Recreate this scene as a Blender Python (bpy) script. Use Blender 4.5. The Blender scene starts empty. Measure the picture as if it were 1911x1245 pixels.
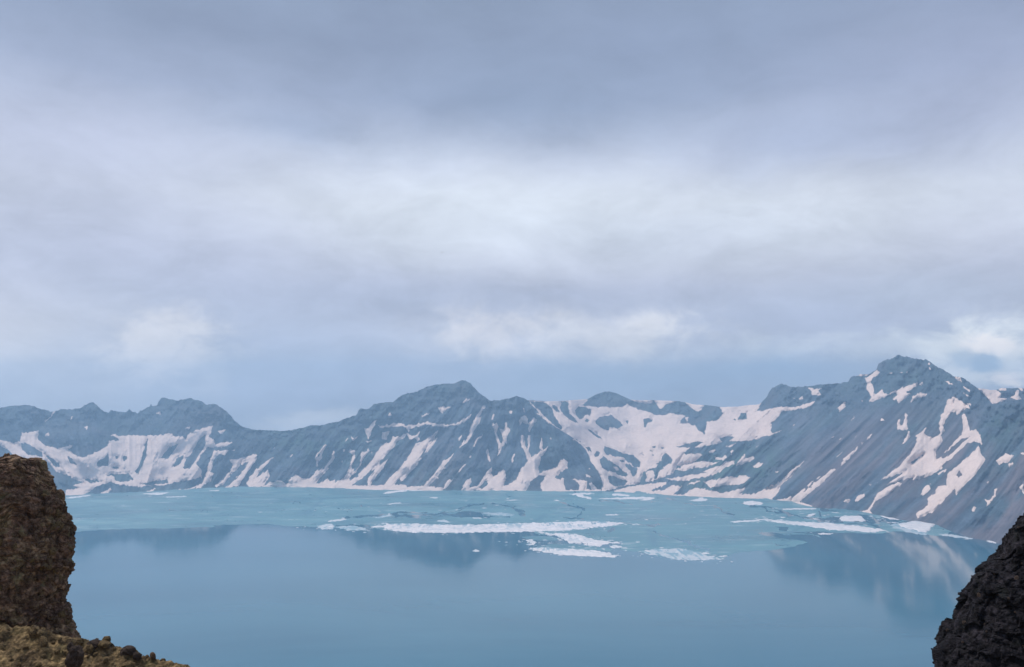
import bpy, math, random
import numpy as np
from mathutils import Vector

random.seed(7)
scene = bpy.context.scene
COL = scene.collection

# ------------------------------------------------------------------ camera
W, H, F = 1911.0, 1245.0, 1500.0          # photograph size, focal length in its pixels
CAM_Z = 420.0                             # metres above the lake
PITCH = math.atan(122.5 / F)
cam_d = bpy.data.cameras.new('camera')
cam_d.sensor_fit = 'HORIZONTAL'
cam_d.sensor_width = 36.0
cam_d.lens = 36.0 * F / W
cam_d.clip_start = 0.1
cam_d.clip_end = 60000
cam = bpy.data.objects.new('camera', cam_d)
COL.objects.link(cam)
cam.location = (0, 0, CAM_Z)
cam.rotation_euler = (math.pi / 2 + PITCH, 0, 0)
scene.camera = cam


def ray(u, v):
    """world direction for a photo position, scaled to horizontal length 1 -> (hx, hy, tan elevation)"""
    u = np.asarray(u, float); v = np.asarray(v, float)
    cx = (u - W / 2) / F; cy = (H / 2 - v) / F
    x = cx
    y = math.cos(PITCH) - cy * math.sin(PITCH)
    z = math.sin(PITCH) + cy * math.cos(PITCH)
    h = np.sqrt(x * x + y * y)
    return x / h, y / h, z / h


def lin(r, g, b):
    f = lambda c: (c / 255 / 12.92) if c / 255 < 0.04045 else ((c / 255 + 0.055) / 1.055) ** 2.4
    return (f(r), f(g), f(b))


# ------------------------------------------------------------------ render settings, light
scene.view_settings.view_transform = 'Standard'
scene.view_settings.look = 'None'
scene.view_settings.gamma = 1
scene.view_settings.exposure = 0.0
scene.view_settings.use_curve_mapping = False
scene.render.engine = 'CYCLES'
scene.cycles.max_bounces = 6
scene.cycles.diffuse_bounces = 2
scene.cycles.glossy_bounces = 3
scene.cycles.volume_bounces = 2
scene.cycles.use_denoising = True

SUN_EL, SUN_AZ = math.radians(58), math.radians(-55)      # azimuth from +Y, negative = left
SKY_K = 0.1


class NT:
    """small node-tree helper"""
    def __init__(s, tree):
        s.t = tree; s.n = tree.nodes; s.l = tree.links

    def set(s, sock, val):
        if hasattr(val, 'is_linked') or hasattr(val, 'links'):
            s.l.new(val, sock)
        else:
            if sock.type == 'RGBA' and len(val) == 3:
                val = (*val, 1)
            sock.default_value = val

    def math(s, op, a, b=0.0, c=None, clamp=False):
        m = s.n.new('ShaderNodeMath'); m.operation = op; m.use_clamp = clamp
        s.set(m.inputs[0], a); s.set(m.inputs[1], b)
        if c is not None: s.set(m.inputs[2], c)
        return m.outputs[0]

    def mix(s, fac, a, b, mode='MIX'):
        m = s.n.new('ShaderNodeMix'); m.data_type = 'RGBA'; m.blend_type = mode
        m.clamp_factor = True
        s.set(m.inputs[0], fac); s.set(m.inputs[6], a); s.set(m.inputs[7], b)
        return m.outputs[2]

    def noise(s, vec, scale, detail=4, rough=0.55, dist=0.0, col=False):
        m = s.n.new('ShaderNodeTexNoise')
        if vec is not None: s.l.new(vec, m.inputs['Vector'])
        m.inputs['Scale'].default_value = scale
        m.inputs['Detail'].default_value = detail
        m.inputs['Roughness'].default_value = rough
        m.inputs['Distortion'].default_value = dist
        return m.outputs['Color' if col else 0]

    def ramp(s, fac, stops, interp='LINEAR'):
        m = s.n.new('ShaderNodeValToRGB'); m.color_ramp.interpolation = interp
        s.set(m.inputs[0], fac)
        e = m.color_ramp.elements
        while len(e) < len(stops): e.new(0.5)
        for i, (p, c) in enumerate(stops):
            e[i].position = p
            e[i].color = (*c, 1) if not isinstance(c, (int, float)) else (c, c, c, 1)
        return m.outputs[0]

    def mapping(s, vec, scale=(1, 1, 1), rot=(0, 0, 0)):
        m = s.n.new('ShaderNodeMapping')
        s.l.new(vec, m.inputs[0])
        m.inputs['Scale'].default_value = scale
        m.inputs['Rotation'].default_value = rot
        return m.outputs[0]

    def remap(s, v, a, b, c=0.0, d=1.0):
        m = s.n.new('ShaderNodeMapRange')
        s.set(m.inputs[0], v)
        for i, x in enumerate((a, b, c, d)): m.inputs[i + 1].default_value = x
        return m.outputs[0]


def build_world():
    w = bpy.data.worlds.new('World'); scene.world = w; w.use_nodes = True
    t = NT(w.node_tree); t.n.clear()
    out = t.n.new('ShaderNodeOutputWorld'); bg = t.n.new('ShaderNodeBackground')
    t.l.new(bg.outputs[0], out.inputs[0])
    bg.inputs[1].default_value = SKY_K
    sky = t.n.new('ShaderNodeTexSky'); sky.sky_type = 'NISHITA'; sky.sun_disc = False
    sky.sun_elevation = SUN_EL; sky.sun_rotation = SUN_AZ
    tc = t.n.new('ShaderNodeTexCoord'); d = tc.outputs['Generated']
    # wind-drawn distortion of the cloud deck
    n1 = t.noise(t.mapping(d, (1, 1, 2.0)), 7.0, 7, 0.62, 0.3, col=True)
    vm = t.n.new('ShaderNodeVectorMath'); vm.operation = 'SUBTRACT'
    t.l.new(n1, vm.inputs[0]); vm.inputs[1].default_value = (0.5, 0.5, 0.5)
    vs = t.n.new('ShaderNodeVectorMath'); vs.operation = 'SCALE'
    t.l.new(vm.outputs[0], vs.inputs[0]); vs.inputs['Scale'].default_value = 0.035
    va = t.n.new('ShaderNodeVectorMath'); va.operation = 'ADD'
    t.l.new(d, va.inputs[0]); t.l.new(vs.outputs[0], va.inputs[1])
    vn = t.n.new('ShaderNodeVectorMath'); vn.operation = 'NORMALIZE'
    t.l.new(va.outputs[0], vn.inputs[0])
    sp = t.n.new('ShaderNodeSeparateXYZ'); t.l.new(vn.outputs[0], sp.inputs[0])
    el = t.math('MULTIPLY', t.math('ARCSINE', sp.outputs[2]), 180 / math.pi)
    az = t.math('MULTIPLY', t.math('ARCTAN2', sp.outputs[0], sp.outputs[1]), 180 / math.pi)
    stops = [(-10, (176, 189, 211)), (0.3, (178, 190, 211)), (2.6, (183, 193, 213)), (4.6, (192, 199, 220)),
             (7.5, (199, 204, 223)), (10.5, (217, 222, 236)), (13.5, (229, 235, 245)), (16.5, (211, 219, 237)),
             (20.5, (165, 178, 205)), (24, (146, 160, 187)), (28, (141, 156, 182)), (45, (146, 160, 186)),
             (90, (168, 180, 202))]
    col = t.ramp(t.math('DIVIDE', t.math('ADD', el, 10), 100), [((e + 10) / 100, lin(*c)) for e, c in stops])

    pn = t.noise(t.mapping(d, (1, 1, 1.5)), 19.0, 10, 0.64, 0.35)

    def blob(u, v, su, sv, c, k, tilt=0.0, puff=0.0):
        nonlocal col
        hx, hy, tt = ray(u, v)
        a0 = math.degrees(math.atan2(float(hx), float(hy))); e0 = math.degrees(math.atan(float(tt)))
        sa = su / F * 57.3; se = sv / F * 57.3
        dx = t.math('MULTIPLY', t.math('SUBTRACT', az, a0), 1 / sa)
        dy = t.math('MULTIPLY', t.math('SUBTRACT', el, e0), 1 / se)
        if tilt: dy = t.math('SUBTRACT', dy, t.math('MULTIPLY', dx, tilt))
        r2 = t.math('ADD', t.math('MULTIPLY', dx, dx), t.math('MULTIPLY', dy, dy))
        g = t.math('EXPONENT', t.math('MULTIPLY', r2, -1.0))
        if puff:                                   # cumulus: edges broken up by turbulence
            wide = t.math('EXPONENT', t.math('MULTIPLY', r2, -0.45))
            g = t.math('ADD', g, t.math('MULTIPLY', t.math('MULTIPLY', t.math('SUBTRACT', pn, 0.5), 2.9), wide))
            m = t.n.new('ShaderNodeMapRange'); m.interpolation_type = 'SMOOTHSTEP'
            t.l.new(g, m.inputs[0]); m.inputs[1].default_value = .5 - puff; m.inputs[2].default_value = .5 + puff
            g = m.outputs[0]
        g = t.math('MULTIPLY', g, k)
        col = t.mix(g, col, lin(*c))

    for b in SKY_BLOBS: blob(*b)
    # soft texture of the cloud base: ragged below, smooth overhead
    amt = t.remap(el, 10, 24, 1.0, 0.45)
    n2 = t.noise(t.mapping(vn.outputs[0], (1, 1, 2.4)), 6.5, 9, 0.62, 0.25)
    tex = t.ramp(n2, [(0.28, 0.82), (0.5, 0.99), (0.72, 1.14)])
    col = t.mix(amt, col, t.mix(1.0, col, tex, 'MULTIPLY'))
    n3 = t.noise(t.mapping(d, (1, 1, 2.0)), 2.6, 4, 0.55, 0.6)
    col = t.mix(1.0, col, t.ramp(n3, [(0.3, (0.95, 0.945, 0.955)), (0.7, (1.045, 1.05, 1.045))]), 'MULTIPLY')
    col = t.mix(1.0, col, (1 / SKY_K,) * 3, 'MULTIPLY')
    col = t.mix(0.06, col, sky.outputs[0])
    t.l.new(col, bg.inputs[0])


# clouds of this sky: direction, angular size, colour, strength, tilt
SKY_BLOBS = [
    (120, 300, 330, 130, (186, 192, 219), .55, 0), (260, 480, 420, 100, (193, 199, 222), .75, 0),
    (1800, 180, 260, 160, (174, 184, 213), .6, 0), (1250, 90, 300, 120, (154, 170, 200), .5, 0),
    (1500, 262, 230, 75, (170, 183, 212), .65, -.3), (950, 185, 280, 80, (143, 159, 187), .7, 0),
    (560, 235, 150, 40, (160, 175, 204), .6, -.2),
    (900, 405, 300, 75, (228, 236, 247), .8, 0), (1560, 385, 230, 60, (229, 236, 247), .8, .25),
    (1250, 440, 260, 60, (213, 223, 240), .4, 0), (700, 560, 420, 50, (184, 192, 217), .6, 0),
    (560, 640, 260, 60, (182, 191, 216), .7, 0), (1480, 588, 230, 50, (184, 193, 217), .85, 0),
    (1000, 560, 330, 30, (188, 197, 220), .6, 0), (1700, 540, 200, 30, (196, 206, 226), .5, 0),
    (0, 650, 190, 85, (233, 232, 241), .95, 0), (30, 735, 160, 36, (204, 211, 227), .7, 0),
    (165, 660, 60, 50, (200, 205, 223), .6, 0),
    (275, 645, 100, 50, (246, 243, 248), .9, .3, .5), (345, 655, 70, 44, (236, 235, 243), .8, 0, .5),
    (405, 705, 34, 32, (216, 220, 233), .8, 0, .42), (540, 725, 210, 45, (176, 187, 211), .8, 0),
    (1150, 712, 330, 42, (165, 185, 212), .8, 0), (760, 700, 170, 40, (175, 187, 211), .6, 0),
    (1010, 628, 300, 42, (214, 219, 234), .6, 0),
    (900, 625, 105, 44, (244, 241, 246), .75, 0, .55), (1125, 628, 165, 38, (240, 240, 246), .75, 0, .55),
    (1245, 612, 70, 28, (246, 245, 249), .7, 0, .5), (590, 782, 95, 18, (214, 219, 231), .9, .5, .45),
    (1640, 645, 260, 24, (216, 223, 236), .8, 0, .5), (1450, 690, 130, 26, (164, 188, 217), .6, 0),
    (1845, 668, 115, 60, (246, 250, 255), 1, 0, .42), (1855, 646, 46, 17, (275, 268, 266), .95, -.3, .4),
    (1850, 678, 26, 17, (180, 202, 228), .9, 0, .35), (1800, 668, 22, 14, (190, 208, 230), .7, 0, .4), (1882, 705, 30, 13, (272, 264, 262), .95, 0, .35),
]
build_world()

sun_d = bpy.data.lights.new('sun', 'SUN'); sun_d.energy = 3.1; sun_d.angle = math.radians(12)
sun_d.color = (1.0, 0.92, 0.85)
sun = bpy.data.objects.new('sun', sun_d); COL.objects.link(sun)
sdir = Vector((math.sin(SUN_AZ) * math.cos(SUN_EL), math.cos(SUN_AZ) * math.cos(SUN_EL), math.sin(SUN_EL)))
sun.rotation_euler = sdir.to_track_quat('Z', 'Y').to_euler()
sun.location = (0, 0, 2000)


# ------------------------------------------------------------------ numpy noise
def _h(ix, iy, iz, seed):
    n = (ix.astype(np.int64) * 374761393 + iy.astype(np.int64) * 668265263 + iz.astype(np.int64) * 2147483647 + seed * 974634541) & 0x7fffffff
    n = ((n ^ (n >> 13)) * 1274126177) & 0x7fffffff
    n = ((n ^ (n >> 16)) * 1103515245 + 12345) & 0x7fffffff
    n = n ^ (n >> 11)
    return (n & 0xffff) / 32767.5 - 1.0


def vnoise(x, y, z=None, seed=0):
    """value noise, about -1..1"""
    x = np.asarray(x, float); y = np.asarray(y, float)
    z = np.zeros_like(x) if z is None else np.asarray(z, float)
    x0 = np.floor(x); y0 = np.floor(y); z0 = np.floor(z)
    fx = x - x0; fy = y - y0; fz = z - z0
    fx = fx ** 3 * (fx * (fx * 6 - 15) + 10); fy = fy ** 3 * (fy * (fy * 6 - 15) + 10); fz = fz ** 3 * (fz * (fz * 6 - 15) + 10)
    r = 0
    zs = (0,) if not np.any(z) else (0, 1)
    for dz in zs:
        wz = (fz if dz else 1 - fz) if len(zs) == 2 else 1.0
        for dy in (0, 1):
            wy = fy if dy else 1 - fy
            for dx in (0, 1):
                wx = fx if dx else 1 - fx
                r = r + wx * wy * wz * _h(x0 + dx, y0 + dy, z0 + dz, seed)
    return r


def fbm(x, y, z=None, seed=0, octv=4, gain=0.5):
    a, s, r = 1.0, 0.0, 0.0
    f = 1.0
    for i in range(octv):
        r = r + a * vnoise(x * f + 17.3 * i, y * f - 9.1 * i, None if z is None else z * f + 5.7 * i, seed + i)
        s += a; a *= gain; f *= 2.03
    return r / s * 1.6


def cells(x, y, z, seed=0):
    """Worley F1, F2 distances and id"""
    x0 = np.floor(x); y0 = np.floor(y); z0 = np.floor(z)
    f1 = np.full(x.shape, 9.0); f2 = np.full(x.shape, 9.0); idv = np.zeros(x.shape)
    for dx in (-1, 0, 1):
        for dy in (-1, 0, 1):
            for dz in (-1, 0, 1):
                ix, iy, iz = x0 + dx, y0 + dy, z0 + dz
                px = ix + .5 + .45 * _h(ix, iy, iz, seed); py = iy + .5 + .45 * _h(ix, iy, iz, seed + 1)
                pz = iz + .5 + .45 * _h(ix, iy, iz, seed + 2)
                dd = np.sqrt((x - px) ** 2 + (y - py) ** 2 + (z - pz) ** 2)
                near = dd < f1
                f2 = np.where(near, f1, np.minimum(f2, dd))
                idv = np.where(near, _h(ix, iy, iz, seed + 3), idv)
                f1 = np.where(near, dd, f1)
    return f1, f2, idv


def facets(x, y, z, seed):
    """tilted planar faces, one per cell, with sharp steps between"""
    x0 = np.floor(x); y0 = np.floor(y); z0 = np.floor(z)
    f1 = np.full(x.shape, 9.0); out = np.zeros(x.shape)
    for dx in (-1, 0, 1):
        for dy in (-1, 0, 1):
            for dz in (-1, 0, 1):
                ix, iy, iz = x0 + dx, y0 + dy, z0 + dz
                ex = x - (ix + .5 + .48 * _h(ix, iy, iz, seed)); ey = y - (iy + .5 + .48 * _h(ix, iy, iz, seed + 1)); ez = z - (iz + .5 + .48 * _h(ix, iy, iz, seed + 2))
                dd = np.sqrt(ex ** 2 + ey ** 2 + ez ** 2)
                near = dd < f1
                pl = .35 * _h(ix, iy, iz, seed + 3) + .9 * (ex * _h(ix, iy, iz, seed + 4) + ey * _h(ix, iy, iz, seed + 5) + ez * _h(ix, iy, iz, seed + 6))
                out = np.where(near, pl, out); f1 = np.where(near, dd, f1)
    return out


def poly_sd(px, py, poly):
    """signed distance to a polygon, positive inside"""
    p = np.asarray(poly, float); n = len(p)
    d2 = np.full(px.shape, 1e9); ins = np.zeros(px.shape, bool)
    for i in range(n):
        ax, ay = p[i]; bx, by = p[(i + 1) % n]
        ex, ey = bx - ax, by - ay
        wx, wy = px - ax, py - ay
        tt = np.clip((wx * ex + wy * ey) / (ex * ex + ey * ey + 1e-9), 0, 1)
        d2 = np.minimum(d2, (wx - ex * tt) ** 2 + (wy - ey * tt) ** 2)
        c = ((ay <= py) != (by <= py))
        if ey != 0:
            ins ^= c & (px < ax + (py - ay) * ex / ey)
    d = np.sqrt(d2)
    return np.where(ins, d, -d)


def line_d(px, py, pts):
    d2 = np.full(px.shape, 1e9)
    for (ax, ay), (bx, by) in zip(pts[:-1], pts[1:]):
        ex, ey = bx - ax, by - ay
        wx, wy = px - ax, py - ay
        tt = np.clip((wx * ex + wy * ey) / (ex * ex + ey * ey + 1e-9), 0, 1)
        d2 = np.minimum(d2, (wx - ex * tt) ** 2 + (wy - ey * tt) ** 2)
    return np.sqrt(d2)


def apply_ops(f, PU, PV, ops, margin=12):
    for op, poly in ops:
        p = np.asarray(poly, float)
        m = (PU > p[:, 0].min() - margin) & (PU < p[:, 0].max() + margin) & (PV > p[:, 1].min() - margin) & (PV < p[:, 1].max() + margin)
        if not m.any(): continue
        sd = poly_sd(PU[m], PV[m], p)
        f[m] = np.maximum(f[m], sd) if op == '+' else np.minimum(f[m], -sd)
    return f


# ------------------------------------------------------------------ mesh helpers
def mesh_from(name, verts, faces, smooth=True):
    """verts (n,3), faces (m,4 or 3) int arrays"""
    me = bpy.data.meshes.new(name)
    verts = np.asarray(verts, np.float32); faces = np.asarray(faces, np.int32)
    k = faces.shape[1]
    me.vertices.add(len(verts)); me.vertices.foreach_set('co', verts.ravel())
    me.loops.add(faces.size); me.loops.foreach_set('vertex_index', faces.ravel())
    me.polygons.add(len(faces))
    me.polygons.foreach_set('loop_start', np.arange(0, faces.size, k, dtype=np.int32))
    me.polygons.foreach_set('use_smooth', np.full(len(faces), smooth))
    me.update(calc_edges=True)
    return me


def grid_faces(nr, nc, mask=None, flip=False):
    r, c = np.meshgrid(np.arange(nr - 1), np.arange(nc - 1), indexing='ij')
    if mask is not None:
        r, c = r[mask], c[mask]
    a = (r * nc + c).ravel(); b = a + 1; d = a + nc; e = d + 1
    return np.stack([a, d, e, b] if flip else [a, b, e, d], 1)


def compact(verts, faces):
    used, inv = np.unique(faces, return_inverse=True)
    return verts[used], inv.reshape(faces.shape), used


def link(name, me, mat, parent=None, **props):
    o = bpy.data.objects.new(name, me); COL.objects.link(o)
    if mat is not None and me is not None and not me.materials: me.materials.append(mat)
    if parent is not None: o.parent = parent
    for k, v in props.items(): o[k] = v
    return o


def attr(me, name, vals):
    a = me.attributes.new(name, 'FLOAT', 'POINT')
    a.data.foreach_set('value', np.asarray(vals, np.float32))


# ------------------------------------------------------------------ materials
def new_mat(name):
    m = bpy.data.materials.new(name); m.use_nodes = True
    t = NT(m.node_tree); b = t.n['Principled BSDF']
    return m, t, b


def bump(t, b, height, strength, dist):
    bp = t.n.new('ShaderNodeBump'); bp.inputs['Strength'].default_value = strength
    bp.inputs['Distance'].default_value = dist
    t.l.new(height, bp.inputs['Height']); t.l.new(bp.outputs[0], b.inputs['Normal'])


def pos(t):
    return t.n.new('ShaderNodeNewGeometry').outputs['Position']


def get_attr(t, name):
    a = t.n.new('ShaderNodeAttribute'); a.attribute_name = name
    return a.outputs['Fac']


def mat_mountain():
    m, t, b = new_mat('mountain_rock')
    p = pos(t)
    n = t.noise(p, 0.006, 6, 0.6, 0.4)
    c = t.ramp(n, [(0.3, (0.054, 0.082, 0.108)), (0.5, (0.070, 0.102, 0.136)), (0.7, (0.098, 0.126, 0.160))])
    g = t.noise(p, 0.0035, 5, 0.6, 0.8)
    c = t.mix(t.remap(g, 0.45, 0.68, 0, 0.6), c, (0.070, 0.118, 0.118))
    f = t.noise(p, 0.06, 5, 0.65)
    c = t.mix(1.0, c, t.ramp(f, [(0.3, 0.72), (0.7, 1.3)]), 'MULTIPLY')
    w_ = t.noise(p, 0.0022, 5, 0.6, 1.0)
    c = t.mix(t.remap(w_, 0.5, 0.68, 0, 0.7), c, (0.112, 0.110, 0.128))
    c = t.mix(get_attr(t, 'scree'), c, (0.150, 0.122, 0.130))
    c = t.mix(get_attr(t, 'grass'), c, (0.058, 0.112, 0.098))
    c = t.mix(1.0, c, t.ramp(t.math('ADD', t.math('MULTIPLY', get_attr(t, 'runs'), .5), .5), [(0.15, (0.66, 0.66, 0.68)), (0.5, (1, 1, 1)), (0.85, (1.42, 1.36, 1.34))]), 'MULTIPLY')
    t.set(b.inputs['Base Color'], c)
    b.inputs['Roughness'].default_value = 0.95
    b.inputs['Specular IOR Level'].default_value = 0.15
    bump(t, b, t.noise(p, 0.05, 6, 0.7), 0.5, 9)
    return m


def mat_snow():
    m, t, b = new_mat('old_snow')
    p = pos(t)
    n = t.noise(t.mapping(p, (1, 1, 0.5)), 0.012, 6, 0.65, 0.6)
    c = t.ramp(n, [(0.26, (0.66, 0.545, 0.50)), (0.45, (0.84, 0.665, 0.58)), (0.75, (0.91, 0.73, 0.64))])
    n2 = t.noise(p, 0.07, 4, 0.6)
    c = t.mix(1.0, c, t.ramp(n2, [(0.3, 0.9), (0.65, 1.04)]), 'MULTIPLY')
    t.set(b.inputs['Base Color'], c)
    b.inputs['Roughness'].default_value = 0.8
    b.inputs['Specular IOR Level'].default_value = 0.2
    bump(t, b, t.noise(p, 0.05, 4, 0.6), 0.4, 5)
    return m


def mat_ice():
    m, t, b = new_mat('thin_lake_ice')
    p = pos(t)
    n = t.noise(t.mapping(p, (0.35, 1, 1)), 0.006, 7, 0.62, 0.7)
    c = t.ramp(n, [(0.28, (0.060, 0.185, 0.235)), (0.45, (0.100, 0.255, 0.298)), (0.6, (0.145, 0.312, 0.345)), (0.76, (0.28, 0.43, 0.455))])
    n2 = t.noise(t.mapping(p, (0.25, 1, 1)), 0.03, 5, 0.6)
    c = t.mix(t.remap(n2, 0.56, 0.72, 0, 0.7), c, (0.54, 0.62, 0.64))
    n3 = t.noise(t.mapping(p, (0.3, 1, 1)), 0.0022, 5, 0.6, 1.2)
    c = t.mix(1.0, c, t.ramp(n3, [(0.3, (0.80, 0.82, 0.84)), (0.5, (1, 1, 1)), (0.7, (1.16, 1.10, 1.08))]), 'MULTIPLY')
    vo = t.n.new('ShaderNodeTexVoronoi'); vo.feature = 'DISTANCE_TO_EDGE'
    t.l.new(t.mapping(p, (0.5, 1, 1)), vo.inputs['Vector']); vo.inputs['Scale'].default_value = 0.0045
    c = t.mix(t.remap(vo.outputs['Distance'], 0.0, 0.035, 0.55, 0.0), c, (0.07, 0.19, 0.26))
    t.set(b.inputs['Base Color'], c)
    t.set(b.inputs['Roughness'], t.remap(n, 0.3, 0.7, 0.25, 0.5))
    b.inputs['IOR'].default_value = 1.31
    return m


def mat_floe(dirty=0.0):
    m, t, b = new_mat('white_floe_ice')
    p = pos(t)
    n = t.noise(p, 0.05, 5, 0.65)
    c = t.ramp(n, [(0.3, (0.62, 0.62, 0.64)), (0.55, (0.84, 0.79, 0.78)), (0.8, (0.9, 0.86, 0.85))])
    pale = get_attr(t, 'wet')
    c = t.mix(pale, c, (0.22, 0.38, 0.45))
    t.set(b.inputs['Base Color'], c)
    b.inputs['Roughness'].default_value = 0.7
    return m


def mat_water():
    m, t, b = new_mat('lake_water')
    p = pos(t)
    n = t.noise(t.mapping(p, (0.4, 1, 1)), 0.0026, 5, 0.6, 0.8)
    c = t.ramp(n, [(0.3, (0.016, 0.115, 0.178)), (0.7, (0.038, 0.170, 0.240))])
    t.set(b.inputs['Base Color'], c)
    # calm lanes and lightly rippled lanes
    sp = t.n.new('ShaderNodeSeparateXYZ'); t.l.new(p, sp.inputs[0])
    lane = t.noise(t.mapping(p, (0.22, 1, 1)), 0.0035, 4, 0.55, 0.4)
    shelter = t.math('ADD', sp.outputs[1], t.math('MULTIPLY', t.math('SUBTRACT', lane, 0.5), 2400))
    t.set(b.inputs['Roughness'], t.remap(shelter, 1450, 2600, 0.12, 0.06))   # wind reaches the open water, the lee under the walls stays calm
    b.inputs['IOR'].default_value = 1.5
    swell = t.noise(t.mapping(p, (0.5, 1, 1)), 0.03, 4, 0.55)
    chop = t.noise(t.mapping(p, (0.45, 1, 1)), 0.16, 4, 0.6)
    gust = t.remap(t.noise(t.mapping(p, (0.3, 1, 1)), 0.005, 4, 0.6, 0.5), 0.42, 0.68, 0.05, 0.55)
    bump(t, b, t.math('ADD', swell, t.math('MULTIPLY', chop, gust)), 0.3, 0.34)
    return m


def mat_outcrop(name, stops, accent, acc_amt, scale=1.0, base=(0, 0)):
    m, t, b = new_mat(name)
    tc = t.n.new('ShaderNodeTexCoord'); p = tc.outputs['Object']
    n = t.noise(p, 1.5 * scale, 7, 0.7, 0.4)
    c = t.ramp(n, stops)
    n2 = t.noise(p, 5.0 * scale, 6, 0.74)
    c = t.mix(1.0, c, t.ramp(n2, [(0.34, 0.2), (0.5, 0.9), (0.66, 2.2)]), 'MULTIPLY')
    a = t.noise(p, 2.6 * scale, 4, 0.6, 0.5)
    c = t.mix(t.remap(a, 0.55, 0.72, 0, acc_amt), c, accent)
    t.set(b.inputs['Base Color'], c)
    b.inputs['Roughness'].default_value = 0.95
    b.inputs['Specular IOR Level'].default_value = 0.2
    bump(t, b, t.noise(p, 9 * scale, 6, 0.7), 0.9, 0.12)
    return m


M_ROCK = mat_mountain(); M_SNOW = mat_snow(); M_ICE = mat_ice(); M_FLOE = mat_floe(); M_WATER = mat_water()
M_LEFT = mat_outcrop('brown_scoria', [(0.3, (0.075, 0.044, 0.036)), (0.48, (0.185, 0.117, 0.080)), (0.62, (0.28, 0.195, 0.118)), (0.8, (0.42, 0.30, 0.17))],
                     (0.26, 0.24, 0.12), 0.7)
M_EARTH = mat_outcrop('ochre_earth', [(0.32, (0.09, 0.060, 0.036)), (0.5, (0.215, 0.15, 0.074)), (0.72, (0.32, 0.23, 0.11))],
                      (0.24, 0.20, 0.09), 0.6)
M_RIGHT = mat_outcrop('black_basalt', [(0.3, (0.008, 0.008, 0.011)), (0.5, (0.018, 0.017, 0.022)), (0.7, (0.032, 0.027, 0.032)), (0.85, (0.06, 0.05, 0.055))],
                      (0.020, 0.024, 0.022), 0.6)
M_BOULDER = mat_outcrop('dark_boulder', [(0.3, (0.055, 0.040, 0.036)), (0.6, (0.125, 0.090, 0.072)), (0.8, (0.20, 0.145, 0.105))], (0.05, 0.045, 0.04), 0.5, 2.0)


# ------------------------------------------------------------------ survey of the view (photo positions)
def z1(*p): return [(x / 3.822, 640 + y / 3.822) for x, y in p]
def z2(*p): return [(450 + x / 3.822, 640 + y / 3.822) for x, y in p]
def z3(*p): return [(930 + x / 3.822, 640 + y / 3.822) for x, y in p]
def z4(*p): return [(1400 + x / 3.1115, 640 + y / 3.1115) for x, y in p]
def z5(*p): return [(550 + x / 3.185, 890 + y / 3.185) for x, y in p]
def z6(*p): return [(1050 + x / 2.2195, 890 + y / 2.2195) for x, y in p]
def z7(*p): return [(850 + x / 4.7775, 900 + y / 4.7775) for x, y in p]
def z8(*p): return [(1400 + x / 4.7775, 920 + y / 4.7775) for x, y in p]


SKYLINE = [(-400, 770), (-200, 764), (0, 761), (21, 757.7), (47, 755.6), (63, 758), (78, 764), (98, 768.7), (102, 767.7), (112, 764), (136, 763.8),
           (150, 762), (157, 757), (167, 751.5), (175, 751), (180, 755), (187, 761.7), (196, 769.5), (203, 770), (206.7, 765), (220, 768),
           (235, 768.7), (239.4, 767), (241, 763), (243, 766), (251, 769.5), (257.7, 771.6), (261.6, 767), (272, 762.5), (280, 758), (281.8, 753),
           (283.4, 757.7), (293, 756), (295.7, 750), (301, 742.6), (307.4, 741.5), (316.6, 745), (329.7, 747.8), (340, 745.4), (356, 742.6),
           (366, 746.5), (374, 747.8), (387, 756.4), (392.5, 754.6), (399, 753.5), (408, 757), (421, 765.6), (429, 774), (437, 784), (450, 795),
           (463, 799.6), (481, 802.7), (513, 804), (541, 803.5), (554, 801), (575, 795), (596, 793.6), (617, 789.7), (638, 784.4), (654, 778),
           (666, 774), (668.5, 767), (673.7, 761.7), (680, 763.5), (688, 763), (698, 755), (719, 751), (734, 750.4), (743, 743), (753, 736),
           (772, 732), (785, 727.7), (793, 723), (813, 717.7), (827, 717), (834, 715.4), (845, 716.4), (853, 713), (861, 710), (868, 710.6),
           (879, 716.4), (889, 727.7), (900, 736.8), (910, 744), (915, 746.8), (931, 746.8), (948, 744), (959, 740), (964, 739), (972, 741.5),
           (985, 746.8), (1006, 747.8), (1019, 749.4), (1045, 748.6), (1061, 747.3), (1097, 744.7), (1113, 735.5), (1129, 731), (1136, 730.3),
           (1150, 733.7), (1165, 740.7), (1176, 745.4), (1191, 747.3), (1218, 746.8), (1244, 747.8), (1267, 748.8), (1283, 752), (1296, 755),
           (1322, 756.4), (1348, 759.8), (1375, 759), (1395, 756.4), (1416, 755), (1422, 750), (1429, 743), (1440, 725), (1458, 716), (1467, 718),
           (1477, 723), (1506, 721), (1538, 717), (1567, 715.5), (1583, 711.3), (1588, 704), (1605, 698.8), (1622, 697.8), (1636, 690), (1639, 680),
           (1651, 672), (1667, 669), (1676, 662.5), (1684, 665), (1699, 667.3), (1715, 671), (1728, 671), (1741, 678.6), (1753, 686.6), (1769, 694.6),
           (1782, 703), (1795, 704), (1811, 715.5), (1824, 724), (1834, 733), (1845, 745), (1852, 754.5), (1866, 750.5), (1882, 747.7), (1911, 746),
           (1960, 741), (2050, 735), (2400, 745)]
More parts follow.
